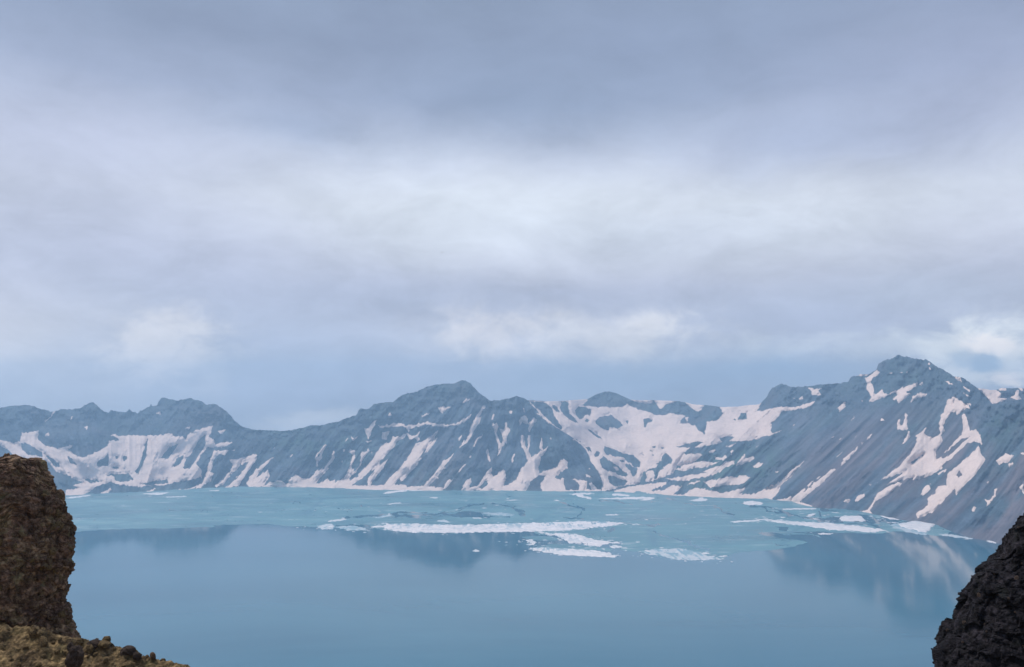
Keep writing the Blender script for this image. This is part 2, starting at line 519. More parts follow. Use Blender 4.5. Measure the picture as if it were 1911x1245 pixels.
SHORE = [(-400, 950), (0, 936), (125, 925), (167, 922), (261, 918), (366, 912), (450, 908.5), (500, 908.5), (581, 909.5), (628, 911), (700, 914),
         (816, 915.5), (950, 915.5), (1008, 917), (1121, 916.5), (1191, 920), (1259, 925), (1322, 928), (1430, 931), (1442, 933), (1477, 935.7),
         (1496, 942), (1522, 948), (1567, 950), (1599, 953), (1631, 960), (1683, 971), (1720, 977), (1750, 981), (1770, 990), (1814, 1005), (1850, 1011),
         (1911, 1030), (2100, 1085), (2400, 1150)]
REACH = [(-400, 900), (0, 1000), (100, 800), (300, 820), (430, 640), (500, 480), (560, 480), (700, 640), (860, 800), (960, 720), (1050, 1000), (1130, 1300),
         (1250, 1300), (1390, 1150), (1450, 950), (1680, 1050), (1780, 1000), (1850, 760), (1911, 720), (2100, 650), (2400, 600)]
LEAN = [(-400, 0.6), (60, 0.6), (180, 0.0), (300, -0.6), (420, -0.75), (600, -0.75), (860, -0.75), (950, -0.3), (1000, 0.1), (1080, 0.8), (1190, 0.0), (1300, -0.9),
        (1450, -1.1), (1700, -1.0), (1800, -0.75), (1911, -0.6), (2400, -0.5)]

SNOW = [
    # far-left bowl
    ('+', z1((-300, 640), (0, 690), (50, 705), (100, 715), (140, 700), (160, 640), (200, 640), (275, 625), (270, 680), (300, 715), (350, 740), (410, 755), (470, 740), (500, 725), (520, 735), (485, 760), (530, 795), (590, 820), (640, 800), (700, 770), (765, 740), (780, 700), (850, 690), (830, 672), (785, 660), (820, 652), (850, 662), (950, 658), (1050, 665), (1060, 655), (1150, 660), (1230, 640), (1240, 660), (1310, 670), (1330, 690), (1340, 660), (1400, 620), (1460, 605), (1515, 588), (1505, 640), (1490, 670), (1530, 690), (1535, 720), (1520, 745), (1480, 745), (1430, 800), (1400, 860), (1435, 905), (1440, 960), (1380, 970), (1300, 985), (1200, 1005), (1190, 970), (1160, 985), (1080, 985), (1000, 1010), (1090, 1020), (960, 1025), (840, 1010), (790, 990), (740, 1005), (690, 1025), (640, 1060), (600, 1080), (645, 1088), (470, 1105), (470, 1045), (560, 1040), (520, 1015), (600, 1000), (510, 965), (420, 940), (400, 910), (340, 850), (200, 825), (110, 820), (60, 765), (0, 730), (-300, 700))),
    ('-', z1((145, 715), (190, 710), (240, 745), (300, 785), (305, 810), (260, 805), (200, 800), (160, 760))),
    ('-', z1((320, 795), (370, 820), (420, 860), (430, 885), (400, 890), (360, 850))),
    ('-', z1((480, 805), (510, 820), (545, 860), (535, 870), (500, 850))),
    ('-', z1((690, 870), (700, 845), (740, 825), (775, 795), (775, 880), (740, 875), (710, 885))),
    ('-', z1((800, 885), (840, 878), (845, 895), (805, 897))),
    ('-', z1((750, 940), (830, 935), (920, 930), (955, 970), (900, 990), (830, 985), (815, 955))),
    ('-', z1((405, 920), (450, 930), (510, 955), (500, 970), (430, 975), (405, 960))),
    ('-', z1((600, 970), (700, 975), (720, 990), (640, 1000))),
    ('-', z1((1058, 672), (1052, 740), (1038, 820), (1012, 890), (985, 930), (962, 915), (992, 890), (1010, 810), (1030, 730))),
    ('-', z1((1145, 825), (1165, 790), (1210, 740), (1280, 718), (1250, 760), (1220, 800), (1190, 832))),
    ('-', z1((1235, 885), (1260, 830), (1305, 795), (1300, 830), (1265, 880))),
    ('-', z1((1305, 890), (1330, 830), (1390, 750), (1430, 680), (1470, 655), (1462, 740), (1410, 810), (1365, 890), (1325, 900))),
    ('-', z1((880, 810), (905, 805), (900, 835), (880, 840))), ('-', z1((820, 805), (850, 812), (840, 828), (825, 825))),
    ('+', z1((320, 648), (350, 638), (355, 660), (325, 668))), ('+', z1((600, 600), (630, 593), (615, 622))), ('+', z1((500, 545), (522, 520), (518, 545))),
    ('+', z1((1112, 495), (1140, 487), (1145, 503), (1118, 505))), ('+', z1((1320, 602), (1355, 597), (1350, 612), (1325, 610))),
    ('+', z1((1555, 632), (1615, 608), (1590, 645), (1570, 648))), ('+', z1((300, 580), (350, 530), (385, 488), (395, 492), (350, 545))),
    ('+', z1((1530, 765), (1580, 765), (1635, 762), (1605, 800), (1560, 790), (1520, 850), (1505, 920), (1530, 930), (1500, 985), (1430, 1030), (1370, 1042), (1440, 1000), (1470, 950), (1480, 880), (1500, 835))),
    ('+', z1((1540, 720), (1600, 710), (1668, 708), (1630, 730), (1600, 742), (1530, 740))), ('+', z1((1650, 768), (1680, 760), (1670, 775))),
    ('+', z1((1640, 835), (1700, 830), (1780, 800), (1720, 845), (1690, 910), (1650, 930), (1600, 1000), (1550, 1033), (1530, 1020), (1590, 970), (1640, 910), (1660, 870))),
    ('+', z1((1780, 800), (1840, 800), (1820, 850), (1790, 890), (1760, 930), (1700, 1022), (1600, 1038), (1660, 990), (1720, 930), (1770, 860))),
    ('+', z1((1770, 1000), (1790, 985), (1830, 960), (1870, 930), (1911, 900), (1925, 950), (1880, 1000), (1850, 1027), (1780, 1030))),
    ('+', z1((1240, 1052), (1400, 1030), (1390, 1042), (1250, 1058))), ('+', z1((1010, 1078), (1090, 1040), (1110, 1035), (1080, 1065), (1130, 1085))),
    ('+', z1((700, 1085), (790, 1035), (800, 1045), (740, 1085))), ('+', z1((1100, 1012), (1290, 988), (1200, 1008), (1110, 1020))),
    # middle mountain, left flank
    ('+', z2((0, 830), (60, 800), (120, 795), (70, 835), (0, 870))), ('+', z2((0, 915), (40, 900), (45, 930), (0, 970))),
    ('+', z2((40, 1010), (60, 960), (110, 900), (170, 850), (235, 812), (180, 870), (130, 920), (95, 980), (150, 940), (185, 925), (190, 970), (155, 1025), (60, 1030))),
    ('+', z2((150, 1030), (200, 995), (280, 980), (320, 1005), (360, 960), (385, 940), (440, 965), (500, 960), (520, 940), (550, 910), (575, 905), (600, 880), (640, 820), (650, 770), (665, 765), (665, 830), (620, 900), (570, 950), (530, 1000), (560, 1005), (620, 960), (630, 990), (670, 970), (665, 1000), (730, 970), (760, 930), (780, 860), (800, 800), (765, 775), (775, 755), (815, 770), (815, 800), (795, 860), (790, 900), (810, 890), (800, 930), (760, 980), (830, 955), (880, 895), (925, 840), (980, 760), (1030, 715), (1065, 710), (1080, 670), (1120, 670), (1180, 645), (1170, 670), (1110, 710), (1080, 760), (1040, 800), (990, 850), (960, 890), (910, 920), (870, 960), (830, 990), (780, 1020), (860, 1018), (780, 1042), (640, 1040), (500, 1040), (300, 1040))),
    ('+', z2((845, 870), (855, 790), (895, 770), (910, 750), (920, 770), (880, 810), (850, 880), (800, 940), (790, 935))), ('+', z2((925, 770), (938, 775), (930, 800))),
    ('+', z2((525, 800), (560, 765), (595, 725), (612, 725), (590, 770), (575, 820), (545, 850), (550, 880), (540, 890), (530, 840))),
    ('-', z2((545, 800), (560, 788), (565, 800), (548, 815))),
    ('+', z2((720, 762), (745, 755), (742, 770), (728, 775))), ('+', z2((785, 672), (805, 672), (808, 695), (795, 700))), ('+', z2((712, 850), (728, 840), (720, 862))),
    ('+', z2((875, 608), (910, 612), (935, 575), (970, 548), (960, 580), (930, 620), (925, 660), (905, 690), (895, 650))), ('+', z2((885, 700), (940, 695), (900, 715))),
    ('+', z2((1005, 635), (1030, 640), (1055, 632), (1045, 665), (1035, 690), (1005, 685))),
    ('+', z2((980, 590), (1040, 585), (1090, 570), (1140, 572), (1170, 588), (1240, 580), (1330, 562), (1400, 580), (1480, 585), (1530, 578), (1560, 550), (1610, 525), (1645, 505), (1620, 545), (1570, 575), (1535, 590), (1460, 602), (1400, 600), (1330, 582), (1250, 600), (1205, 610), (1190, 640), (1180, 600), (1130, 592), (1080, 595), (1000, 605))),
    ('+', z2((1180, 640), (1195, 640), (1215, 665), (1250, 655), (1275, 625), (1265, 660), (1275, 690), (1260, 700), (1235, 680), (1200, 695))),
    ('+', z2((1246, 710), (1256, 740), (1235, 775), (1240, 725))),
    ('+', z2((1405, 465), (1440, 450), (1475, 460), (1535, 432), (1500, 455), (1465, 475), (1455, 500), (1430, 505))), ('+', z2((1285, 525), (1320, 505), (1352, 498), (1340, 515), (1300, 530))),
    ('+', z2((1575, 430), (1610, 400), (1632, 392), (1615, 415), (1580, 435))), ('+', z2((1052, 525), (1068, 498), (1073, 520))),
    ('+', z2((1725, 445), (1745, 450), (1720, 490), (1695, 530), (1718, 520), (1700, 570), (1660, 630), (1630, 680), (1590, 722), (1545, 772), (1590, 700), (1630, 650), (1635, 600), (1660, 550), (1690, 500))),
    ('+', z2((1410, 625), (1395, 660), (1345, 720), (1275, 805), (1222, 875), (1175, 925), (1112, 995), (1070, 1030), (1010, 1030), (1060, 960), (1120, 905), (1180, 835), (1220, 765), (1250, 715), (1300, 705), (1370, 645))),
    ('+', z2((1405, 675), (1352, 752), (1295, 802), (1330, 740), (1370, 700))), ('+', z2((1295, 808), (1250, 872), (1200, 925), (1140, 990), (1135, 965), (1175, 912), (1235, 850))),
    ('+', z2((905, 1030), (900, 970), (940, 930), (960, 880), (1000, 860), (1045, 822), (1022, 875), (985, 930), (935, 985), (925, 1030))),
    ('+', z2((1522, 788), (1490, 832), (1452, 882), (1425, 930), (1392, 950), (1410, 965), (1370, 990), (1320, 1035), (1295, 1030), (1350, 960), (1400, 905), (1450, 838))),
    ('+', z2((1612, 858), (1582, 902), (1550, 928), (1578, 880))), ('+', z2((1518, 962), (1482, 1012), (1455, 1042), (1435, 1035), (1470, 985))),
    ('+', z2((640, 1030), (780, 1018), (900, 1018), (1010, 1015), (1100, 1012), (1150, 1012), (1190, 1025), (1280, 1018), (1440, 1032), (1440, 1060), (1300, 1060), (1000, 1060), (740, 1055))),
    ('+', z2((1790, 575), (1820, 565), (1838, 590), (1820, 640), (1855, 730), (1870, 690), (1850, 620), (1880, 620), (1888, 560), (1905, 620), (1890, 690), (1850, 770), (1840, 750), (1810, 660), (1800, 610))),
    ('+', z2((1745, 770), (1760, 755), (1770, 790), (1780, 845), (1765, 845), (1755, 800))), ('+', z2((1545, 692), (1577, 653), (1562, 692))), ('+', z2((1655, 735), (1690, 670), (1727, 653), (1692, 690), (1665, 738))),
    ('+', z2((1780, 550), (1800, 505), (1808, 508), (1790, 555))), ('+', z2((1625, 820), (1640, 795), (1640, 815))), ('+', z2((1825, 800), (1850, 760), (1848, 785))),
    ('+', z2((1565, 1055), (1590, 1010), (1620, 970), (1640, 965), (1640, 1000), (1625, 1025), (1690, 1020), (1720, 970), (1750, 920), (1790, 890), (1785, 930), (1800, 950), (1830, 930), (1860, 910), (1885, 905), (1880, 950), (1890, 960), (1870, 1020), (1911, 1015), (1911, 1060))),
    ('-', z2((1700, 1040), (1735, 990), (1760, 980), (1755, 1010), (1720, 1043))),
    # middle mountain, right flank
    ('+', z3((75, 485), (100, 478), (100, 500), (80, 508))), ('+', z3((172, 462), (185, 470), (190, 500), (178, 490))),
    ('+', z3((150, 560), (175, 520), (185, 510), (215, 540), (210, 580), (235, 560), (250, 525), (275, 550), (250, 580), (225, 630), (210, 610), (220, 590), (195, 580), (170, 560), (155, 590))),
    ('+', z3((10, 610), (25, 612), (48, 640), (48, 560), (62, 600), (85, 610), (70, 650), (55, 720), (40, 700))), ('+', z3((0, 690), (25, 730), (10, 770), (0, 800))),
    ('+', z3((30, 1025), (80, 1010), (130, 970), (160, 900), (210, 850), (190, 780), (155, 710), (165, 658), (187, 665), (192, 730), (207, 765), (213, 700), (208, 660), (230, 655), (224, 722), (217, 770), (235, 820), (270, 790), (320, 760), (354, 738), (332, 780), (302, 810), (305, 840), (285, 880), (290, 930), (360, 900), (420, 880), (440, 840), (465, 828), (497, 850), (490, 890), (440, 930), (400, 960), (440, 975), (467, 963), (467, 1000), (480, 1045), (570, 1052), (580, 1040), (575, 1010), (550, 985), (525, 972), (560, 975), (632, 988), (627, 1045), (735, 1045), (735, 1070), (600, 1072), (310, 1072), (302, 1000), (340, 950), (290, 945), (240, 985), (190, 1060), (110, 1055), (0, 1062), (0, 930), (47, 903), (52, 950), (35, 990))),
    ('+', z3((300, 700), (310, 678), (318, 740), (316, 760), (295, 765))), ('+', z3((93, 848), (108, 788), (119, 790), (102, 852))), ('+', z3((645, 1000), (665, 1000), (712, 1048), (668, 1045))),
    ('+', z3((618, 930), (650, 945), (662, 960), (630, 952))), ('+', z3((368, 680), (374, 672), (372, 700))),
    # the snow bowl
    ('+', z3((200, 396), (290, 396), (340, 400), (470, 400), (640, 392), (625, 420), (600, 445), (640, 452), (720, 458), (800, 455), (870, 460), (920, 433), (950, 455), (1000, 475), (1060, 490), (1130, 515), (1220, 505), (1335, 515), (1300, 545), (1290, 575), (1350, 575), (1400, 590), (1440, 630), (1470, 652), (1490, 560), (1560, 550), (1602, 500), (1578, 456), (1640, 450), (1720, 440), (1790, 432), (1880, 420), (1840, 490), (1925, 485), (1925, 662), (1850, 680), (1780, 695), (1700, 700), (1640, 700), (1680, 668), (1620, 665), (1575, 685), (1600, 710), (1500, 735), (1400, 745), (1460, 705), (1420, 700), (1350, 720), (1265, 740), (1300, 745), (1365, 745), (1330, 790), (1290, 840), (1265, 870), (1255, 900), (1230, 930), (1160, 965), (1080, 985), (1015, 1000), (960, 1010), (930, 1015), (860, 1025), (830, 1040), (740, 1062), (745, 1000), (735, 960), (700, 900), (660, 850), (640, 790), (610, 745), (560, 700), (510, 687), (560, 685), (600, 712), (540, 683), (460, 634), (380, 584), (300, 524), (268, 500), (275, 497), (300, 508))),
    ('-', z3((225, 418), (330, 425), (385, 470), (400, 520), (455, 600), (445, 618), (380, 572), (320, 515), (290, 480))), ('-', z3((385, 435), (410, 450), (440, 490), (420, 495), (395, 470))),
    ('-', z3((455, 418), (498, 418), (500, 460), (510, 500), (550, 540), (567, 572), (520, 555), (480, 520), (448, 490), (440, 455))),
    ('-', z3((543, 480), (580, 450), (620, 455), (662, 480), (657, 522), (620, 510), (600, 545), (570, 535), (555, 510))),
    ('-', z3((688, 560), (720, 530), (800, 513), (830, 540), (870, 560), (892, 590), (850, 612), (800, 600), (790, 627), (740, 610), (700, 580))),
    ('-', z3((1033, 545), (1102, 540), (1095, 560), (1065, 575), (1050, 607), (1038, 590))), ('-', z3((638, 615), (660, 618), (702, 648), (745, 692), (690, 662))),
    ('-', z3((618, 738), (647, 740), (664, 772), (640, 770))), ('-', z3((680, 795), (700, 765), (725, 780), (715, 807), (688, 808))),
    ('-', z3((753, 733), (800, 750), (850, 770), (900, 790), (960, 800), (1015, 850), (1008, 890), (980, 888), (930, 850), (890, 815), (830, 810), (770, 795), (753, 765))),
    ('-', z3((723, 830), (745, 806), (790, 835), (840, 870), (880, 900), (922, 942), (912, 957), (870, 945), (820, 922), (770, 912), (738, 890))),
    ('+', z3((812, 882), (840, 880), (862, 910), (840, 912))), ('-', z3((778, 943), (830, 955), (880, 975), (922, 985), (900, 1018), (840, 1022), (798, 1000))),
    ('-', z3((903, 858), (940, 870), (992, 895), (987, 942), (960, 962), (938, 910), (908, 885))), ('-', z3((860, 840), (900, 835), (905, 848), (870, 850))),
    ('-', z3((1193, 783), (1242, 825), (1237, 862), (1180, 890), (1150, 930), (1130, 962), (1080, 992), (1010, 1004), (1018, 960), (1038, 920), (1080, 900), (1130, 860), (1165, 840), (1168, 810))),
    ('+', z3((1083, 875), (1142, 868), (1122, 892), (1088, 894))), ('+', z3((1048, 920), (1102, 908), (1122, 950), (1102, 987), (1048, 987), (1063, 960))), ('+', z3((1148, 920), (1183, 880), (1237, 862), (1217, 892), (1187, 937), (1138, 952))),
    ('-', z3((1095, 735), (1120, 728), (1122, 747), (1100, 747))), ('-', z3((1158, 738), (1192, 750), (1170, 757))), ('-', z3((1083, 768), (1112, 772), (1090, 780))),
    ('-', z3((1090, 800), (1110, 798), (1105, 812))), ('-', z3((1020, 800), (1040, 798), (1035, 810))), ('-', z3((905, 560), (930, 552), (930, 578))), ('-', z3((630, 540), (650, 548), (640, 568), (622, 558))),
    ('+', z3((1328, 530), (1354, 528), (1345, 572))), ('-', z3((1703, 547), (1730, 497), (1797, 500), (1792, 532), (1750, 552))), ('-', z3((1670, 540), (1695, 540), (1690, 555))),
    ('+', z3((940, 400), (1000, 400), (1100, 398), (1105, 432), (1000, 430))), ('+', z3((1110, 405), (1200, 400), (1295, 405), (1250, 430), (1190, 437), (1163, 470), (1140, 450))), ('+', z3((1328, 420), (1400, 432), (1480, 440), (1430, 490), (1390, 475))),
    # streams below the bowl, right side
    ('+', z3((1310, 800), (1360, 790), (1457, 793), (1440, 817), (1380, 850), (1320, 870), (1280, 882), (1240, 932), (1178, 957), (1250, 890), (1280, 840))),
    ('+', z3((1260, 907), (1330, 868), (1400, 848), (1480, 843), (1530, 853), (1605, 837), (1560, 852), (1480, 887), (1400, 892), (1310, 912))),
    ('+', z3((1458, 922), (1510, 893), (1580, 878), (1620, 848), (1684, 838), (1682, 862), (1620, 882), (1580, 922), (1540, 942), (1490, 952), (1410, 967), (1330, 987), (1260, 982), (1188, 967), (1300, 958), (1380, 938), (1420, 933), (1500, 928))),
    ('+', z3((1543, 813), (1600, 815), (1620, 797), (1628, 815), (1600, 832), (1548, 832))), ('+', z3((1648, 772), (1668, 758), (1679, 770), (1660, 784))), ('+', z3((1640, 797), (1667, 786), (1662, 800))), ('+', z3((1780, 742), (1800, 733), (1803, 740), (1785, 746))),
    ('+', z3((1498, 777), (1558, 757), (1530, 777), (1503, 785))), ('+', z3((1623, 737), (1702, 710), (1667, 737), (1630, 745))),
    ('+', z3((1680, 877), (1720, 838), (1738, 805), (1763, 797), (1762, 820), (1829, 813), (1812, 837), (1762, 862), (1720, 872))), ('+', z3((1813, 882), (1850, 854), (1894, 862), (1872, 882), (1825, 890))),
    ('+', z3((1462, 983), (1520, 983), (1560, 973), (1600, 958), (1660, 953), (1700, 963), (1720, 943), (1804, 955), (1772, 987), (1715, 1012), (1650, 1012), (1570, 1027), (1510, 1032))),
    ('+', z3((825, 1070), (830, 1052), (960, 1020), (1090, 1003), (1204, 990), (1192, 1012), (1130, 1040), (1098, 1057), (1180, 1050), (1240, 1018), (1312, 1028), (1272, 1062), (1250, 1085), (1330, 1078), (1400, 1038), (1460, 1038), (1520, 1053), (1600, 1068), (1660, 1058), (1769, 1028), (1722, 1077), (1790, 1082), (1850, 1070), (1925, 1025), (1925, 1135), (1720, 1130), (1500, 1125), (1250, 1115), (1090, 1085))),
    ('+', z3((1335, 1012), (1420, 983), (1442, 983), (1400, 1007))), ('-', z3((1090, 1048), (1190, 1012), (1225, 1000), (1160, 1045), (1110, 1060))),
    ('+', z3((640, 893), (652, 890), (655, 900))),
    # right mountain
    ('+', z4((-20, 350), (55, 340), (40, 400), (100, 385), (180, 370), (240, 372), (300, 363), (388, 333), (352, 365), (300, 380), (240, 390), (190, 395), (150, 440), (125, 470), (120, 522), (150, 520), (188, 511), (150, 530), (90, 542), (0, 567), (-20, 570))),
    ('+', z4((326, 255), (370, 270), (418, 262), (395, 280), (413, 302), (365, 307), (350, 275))), ('+', z4((285, 318), (307, 310), (310, 324), (290, 328))), ('+', z4((248, 320), (258, 318), (256, 328))),
    ('+', z4((498, 382), (525, 365), (553, 333), (554, 370), (515, 410), (515, 385))),
    ('+', z4((666, 205), (700, 190), (735, 160), (757, 172), (740, 190), (715, 200), (700, 220), (717, 260), (717, 300), (745, 290), (765, 263), (775, 290), (800, 298), (840, 280), (880, 262), (940, 240), (972, 230), (977, 247), (940, 267), (900, 285), (933, 295), (900, 322), (860, 349), (850, 325), (822, 332), (860, 300), (840, 290), (770, 317), (690, 347), (700, 310), (680, 275), (678, 240))),
    ('+', z4((928, 347), (950, 310), (985, 286), (1032, 297), (1010, 317), (970, 318), (950, 337))), ('+', z4((975, 245), (1005, 226), (1007, 237), (985, 249))), ('+', z4((600, 185), (690, 172), (690, 188), (620, 194))),
    ('+', z4((803, 169), (832, 169), (825, 178))), ('+', z4((838, 171), (890, 172), (885, 178))), ('+', z4((898, 170), (917, 166), (912, 180))), ('+', z4((1033, 145), (1057, 146), (1045, 156))), ('+', z4((1030, 125), (1042, 115), (1044, 128))),
    ('+', z4((1118, 217), (1150, 225), (1180, 238), (1194, 248), (1160, 240))), ('+', z4((1188, 196), (1225, 200), (1230, 227), (1205, 222))), ('+', z4((1236, 250), (1275, 273), (1277, 287), (1243, 266))), ('+', z4((1228, 284), (1283, 315), (1262, 312))), ('+', z4((1245, 345), (1290, 360), (1275, 364))),
    ('+', z4((850, 502), (856, 445), (872, 443), (868, 480), (888, 475), (903, 405), (914, 420), (907, 470), (914, 495), (890, 512), (870, 500))), ('+', z4((880, 592), (910, 545), (915, 513), (930, 515), (930, 547), (905, 577))),
    ('+', z4((1146, 335), (1165, 322), (1172, 306), (1215, 335), (1274, 370), (1235, 392), (1200, 422), (1195, 400), (1160, 412), (1132, 440), (1117, 480), (1127, 510), (1105, 540), (1120, 570), (1080, 630), (1082, 680), (1130, 640), (1180, 580), (1225, 540), (1238, 500), (1230, 420), (1247, 412), (1262, 460), (1277, 505), (1310, 505), (1340, 535), (1347, 592), (1310, 572), (1260, 582), (1220, 620), (1170, 670), (1122, 700), (1112, 732), (1060, 762), (948, 802), (950, 780), (870, 802), (788, 827), (850, 780), (900, 742), (830, 772), (740, 810), (850, 730), (890, 690), (930, 640), (960, 590), (970, 550), (952, 535), (985, 528), (1022, 488), (1012, 530), (1050, 550), (1090, 540), (1103, 520), (1093, 470), (1108, 420), (1128, 390))),
    ('-', z4((1175, 340), (1187, 337), (1182, 358))), ('-', z4((1108, 660), (1210, 570), (1282, 533), (1240, 572), (1170, 642), (1120, 673))), ('-', z4((925, 692), (1010, 645), (978, 676), (938, 704))),
    ('+', z4((1143, 770), (1165, 740), (1230, 690), (1290, 640), (1330, 598), (1340, 640), (1367, 680), (1340, 722), (1310, 762), (1270, 802), (1240, 832), (1195, 884), (1188, 850), (1145, 892), (1110, 932), (1060, 982), (1010, 1007), (968, 1020), (968, 985), (1010, 960), (1030, 940), (1028, 905), (1075, 870), (1093, 833), (1140, 830))),
    ('-', z4((1198, 767), (1222, 743), (1227, 765), (1205, 782))),
    ('+', z4((722, 907), (740, 873), (790, 843), (860, 813), (884, 815), (850, 842), (800, 882), (745, 907), (722, 932), (692, 970), (717, 995), (615, 980), (678, 970), (713, 930))),
    ('+', z4((1083, 757), (1142, 732), (1132, 748), (1090, 762))), ('+', z4((988, 882), (1010, 838), (1030, 823), (1047, 840), (1030, 867), (1000, 884))), ('+', z4((1038, 820), (1048, 814), (1048, 826))),
    ('+', z4((543, 917), (560, 908), (582, 908), (582, 925), (555, 929))), ('+', z4((608, 907), (640, 883), (667, 878), (657, 902), (613, 922))),
    ('+', z4((1428, 682), (1480, 643), (1532, 655), (1502, 690), (1480, 702), (1465, 690), (1445, 712))), ('+', z4((1498, 707), (1527, 690), (1532, 710), (1505, 730))), ('+', z4((1558, 645), (1592, 633), (1592, 647))), ('+', z4((1375, 808), (1388, 802), (1384, 818))),
    ('+', z4((1420, 850), (1436, 846), (1425, 890), (1395, 927), (1370, 957), (1375, 925), (1356, 910), (1390, 913), (1415, 885))), ('+', z4((1283, 972), (1300, 950), (1315, 955), (1300, 977))), ('+', z4((1563, 840), (1587, 818), (1592, 882))),
    ('+', z4((322, 678), (282, 727), (232, 782), (187, 812), (167, 862), (124, 912), (60, 925), (-10, 925), (-10, 892), (60, 860), (110, 840), (180, 798), (238, 740))),
    ('+', z4((710, 522), (692, 552), (672, 565), (683, 540))), ('+', z4((663, 572), (645, 597), (648, 580))), ('+', z4((638, 598), (602, 642), (562, 682), (525, 713), (543, 670), (588, 630))),
    ('+', z4((502, 730), (442, 792), (382, 842), (332, 882), (285, 930), (238, 925), (253, 890), (300, 853), (327, 843), (300, 880), (348, 840), (418, 780), (468, 740))), ('+', z4((377, 798), (340, 837), (330, 837), (345, 813))),
    ('+', z4((130, 920), (200, 903), (240, 890), (247, 915), (300, 925), (365, 948), (330, 955), (240, 935))), ('+', z4((575, 458), (605, 420), (602, 437))), ('+', z4((752, 458), (763, 435), (790, 452), (765, 450))), ('+', z4((245, 478), (262, 468), (255, 480))),
    ('+', z4((470, 550), (490, 540), (478, 556))), ('+', z4((0, 672), (20, 660), (28, 672), (0, 690))), ('+', z4((15, 715), (45, 697), (80, 700), (60, 720), (30, 726))), ('+', z4((143, 748), (163, 740), (158, 752))), ('+', z4((690, 826), (705, 820), (700, 828))), ('+', z4((728, 808), (745, 798), (742, 808))),
    ('+', z4((645, 340), (655, 334), (656, 342))), ('+', z4((820, 264), (830, 262), (826, 270))),
]
SNOW_BACK = [
    ('+', z4((1318, 255), (1430, 276), (1460, 298), (1450, 318), (1492, 325), (1430, 352), (1400, 340), (1345, 290))), ('+', z4((1353, 327), (1390, 330), (1414, 350), (1372, 364), (1358, 350))),
    ('+', z4((1540, 278), (1560, 272), (1562, 310), (1577, 337), (1508, 318), (1540, 305))), ('+', z4((1440, 262), (1480, 258), (1490, 275), (1450, 278))), ('+', z4((1550, 255), (1592, 260), (1582, 278))),
]


def interp(tab, u):
    a = np.asarray(tab, float)
    return np.interp(u, a[:, 0], a[:, 1])


def tent(U, V, pts, width, amp):
    d = line_d(U, V, pts)
    return amp * np.exp(-(d / width) ** 2)


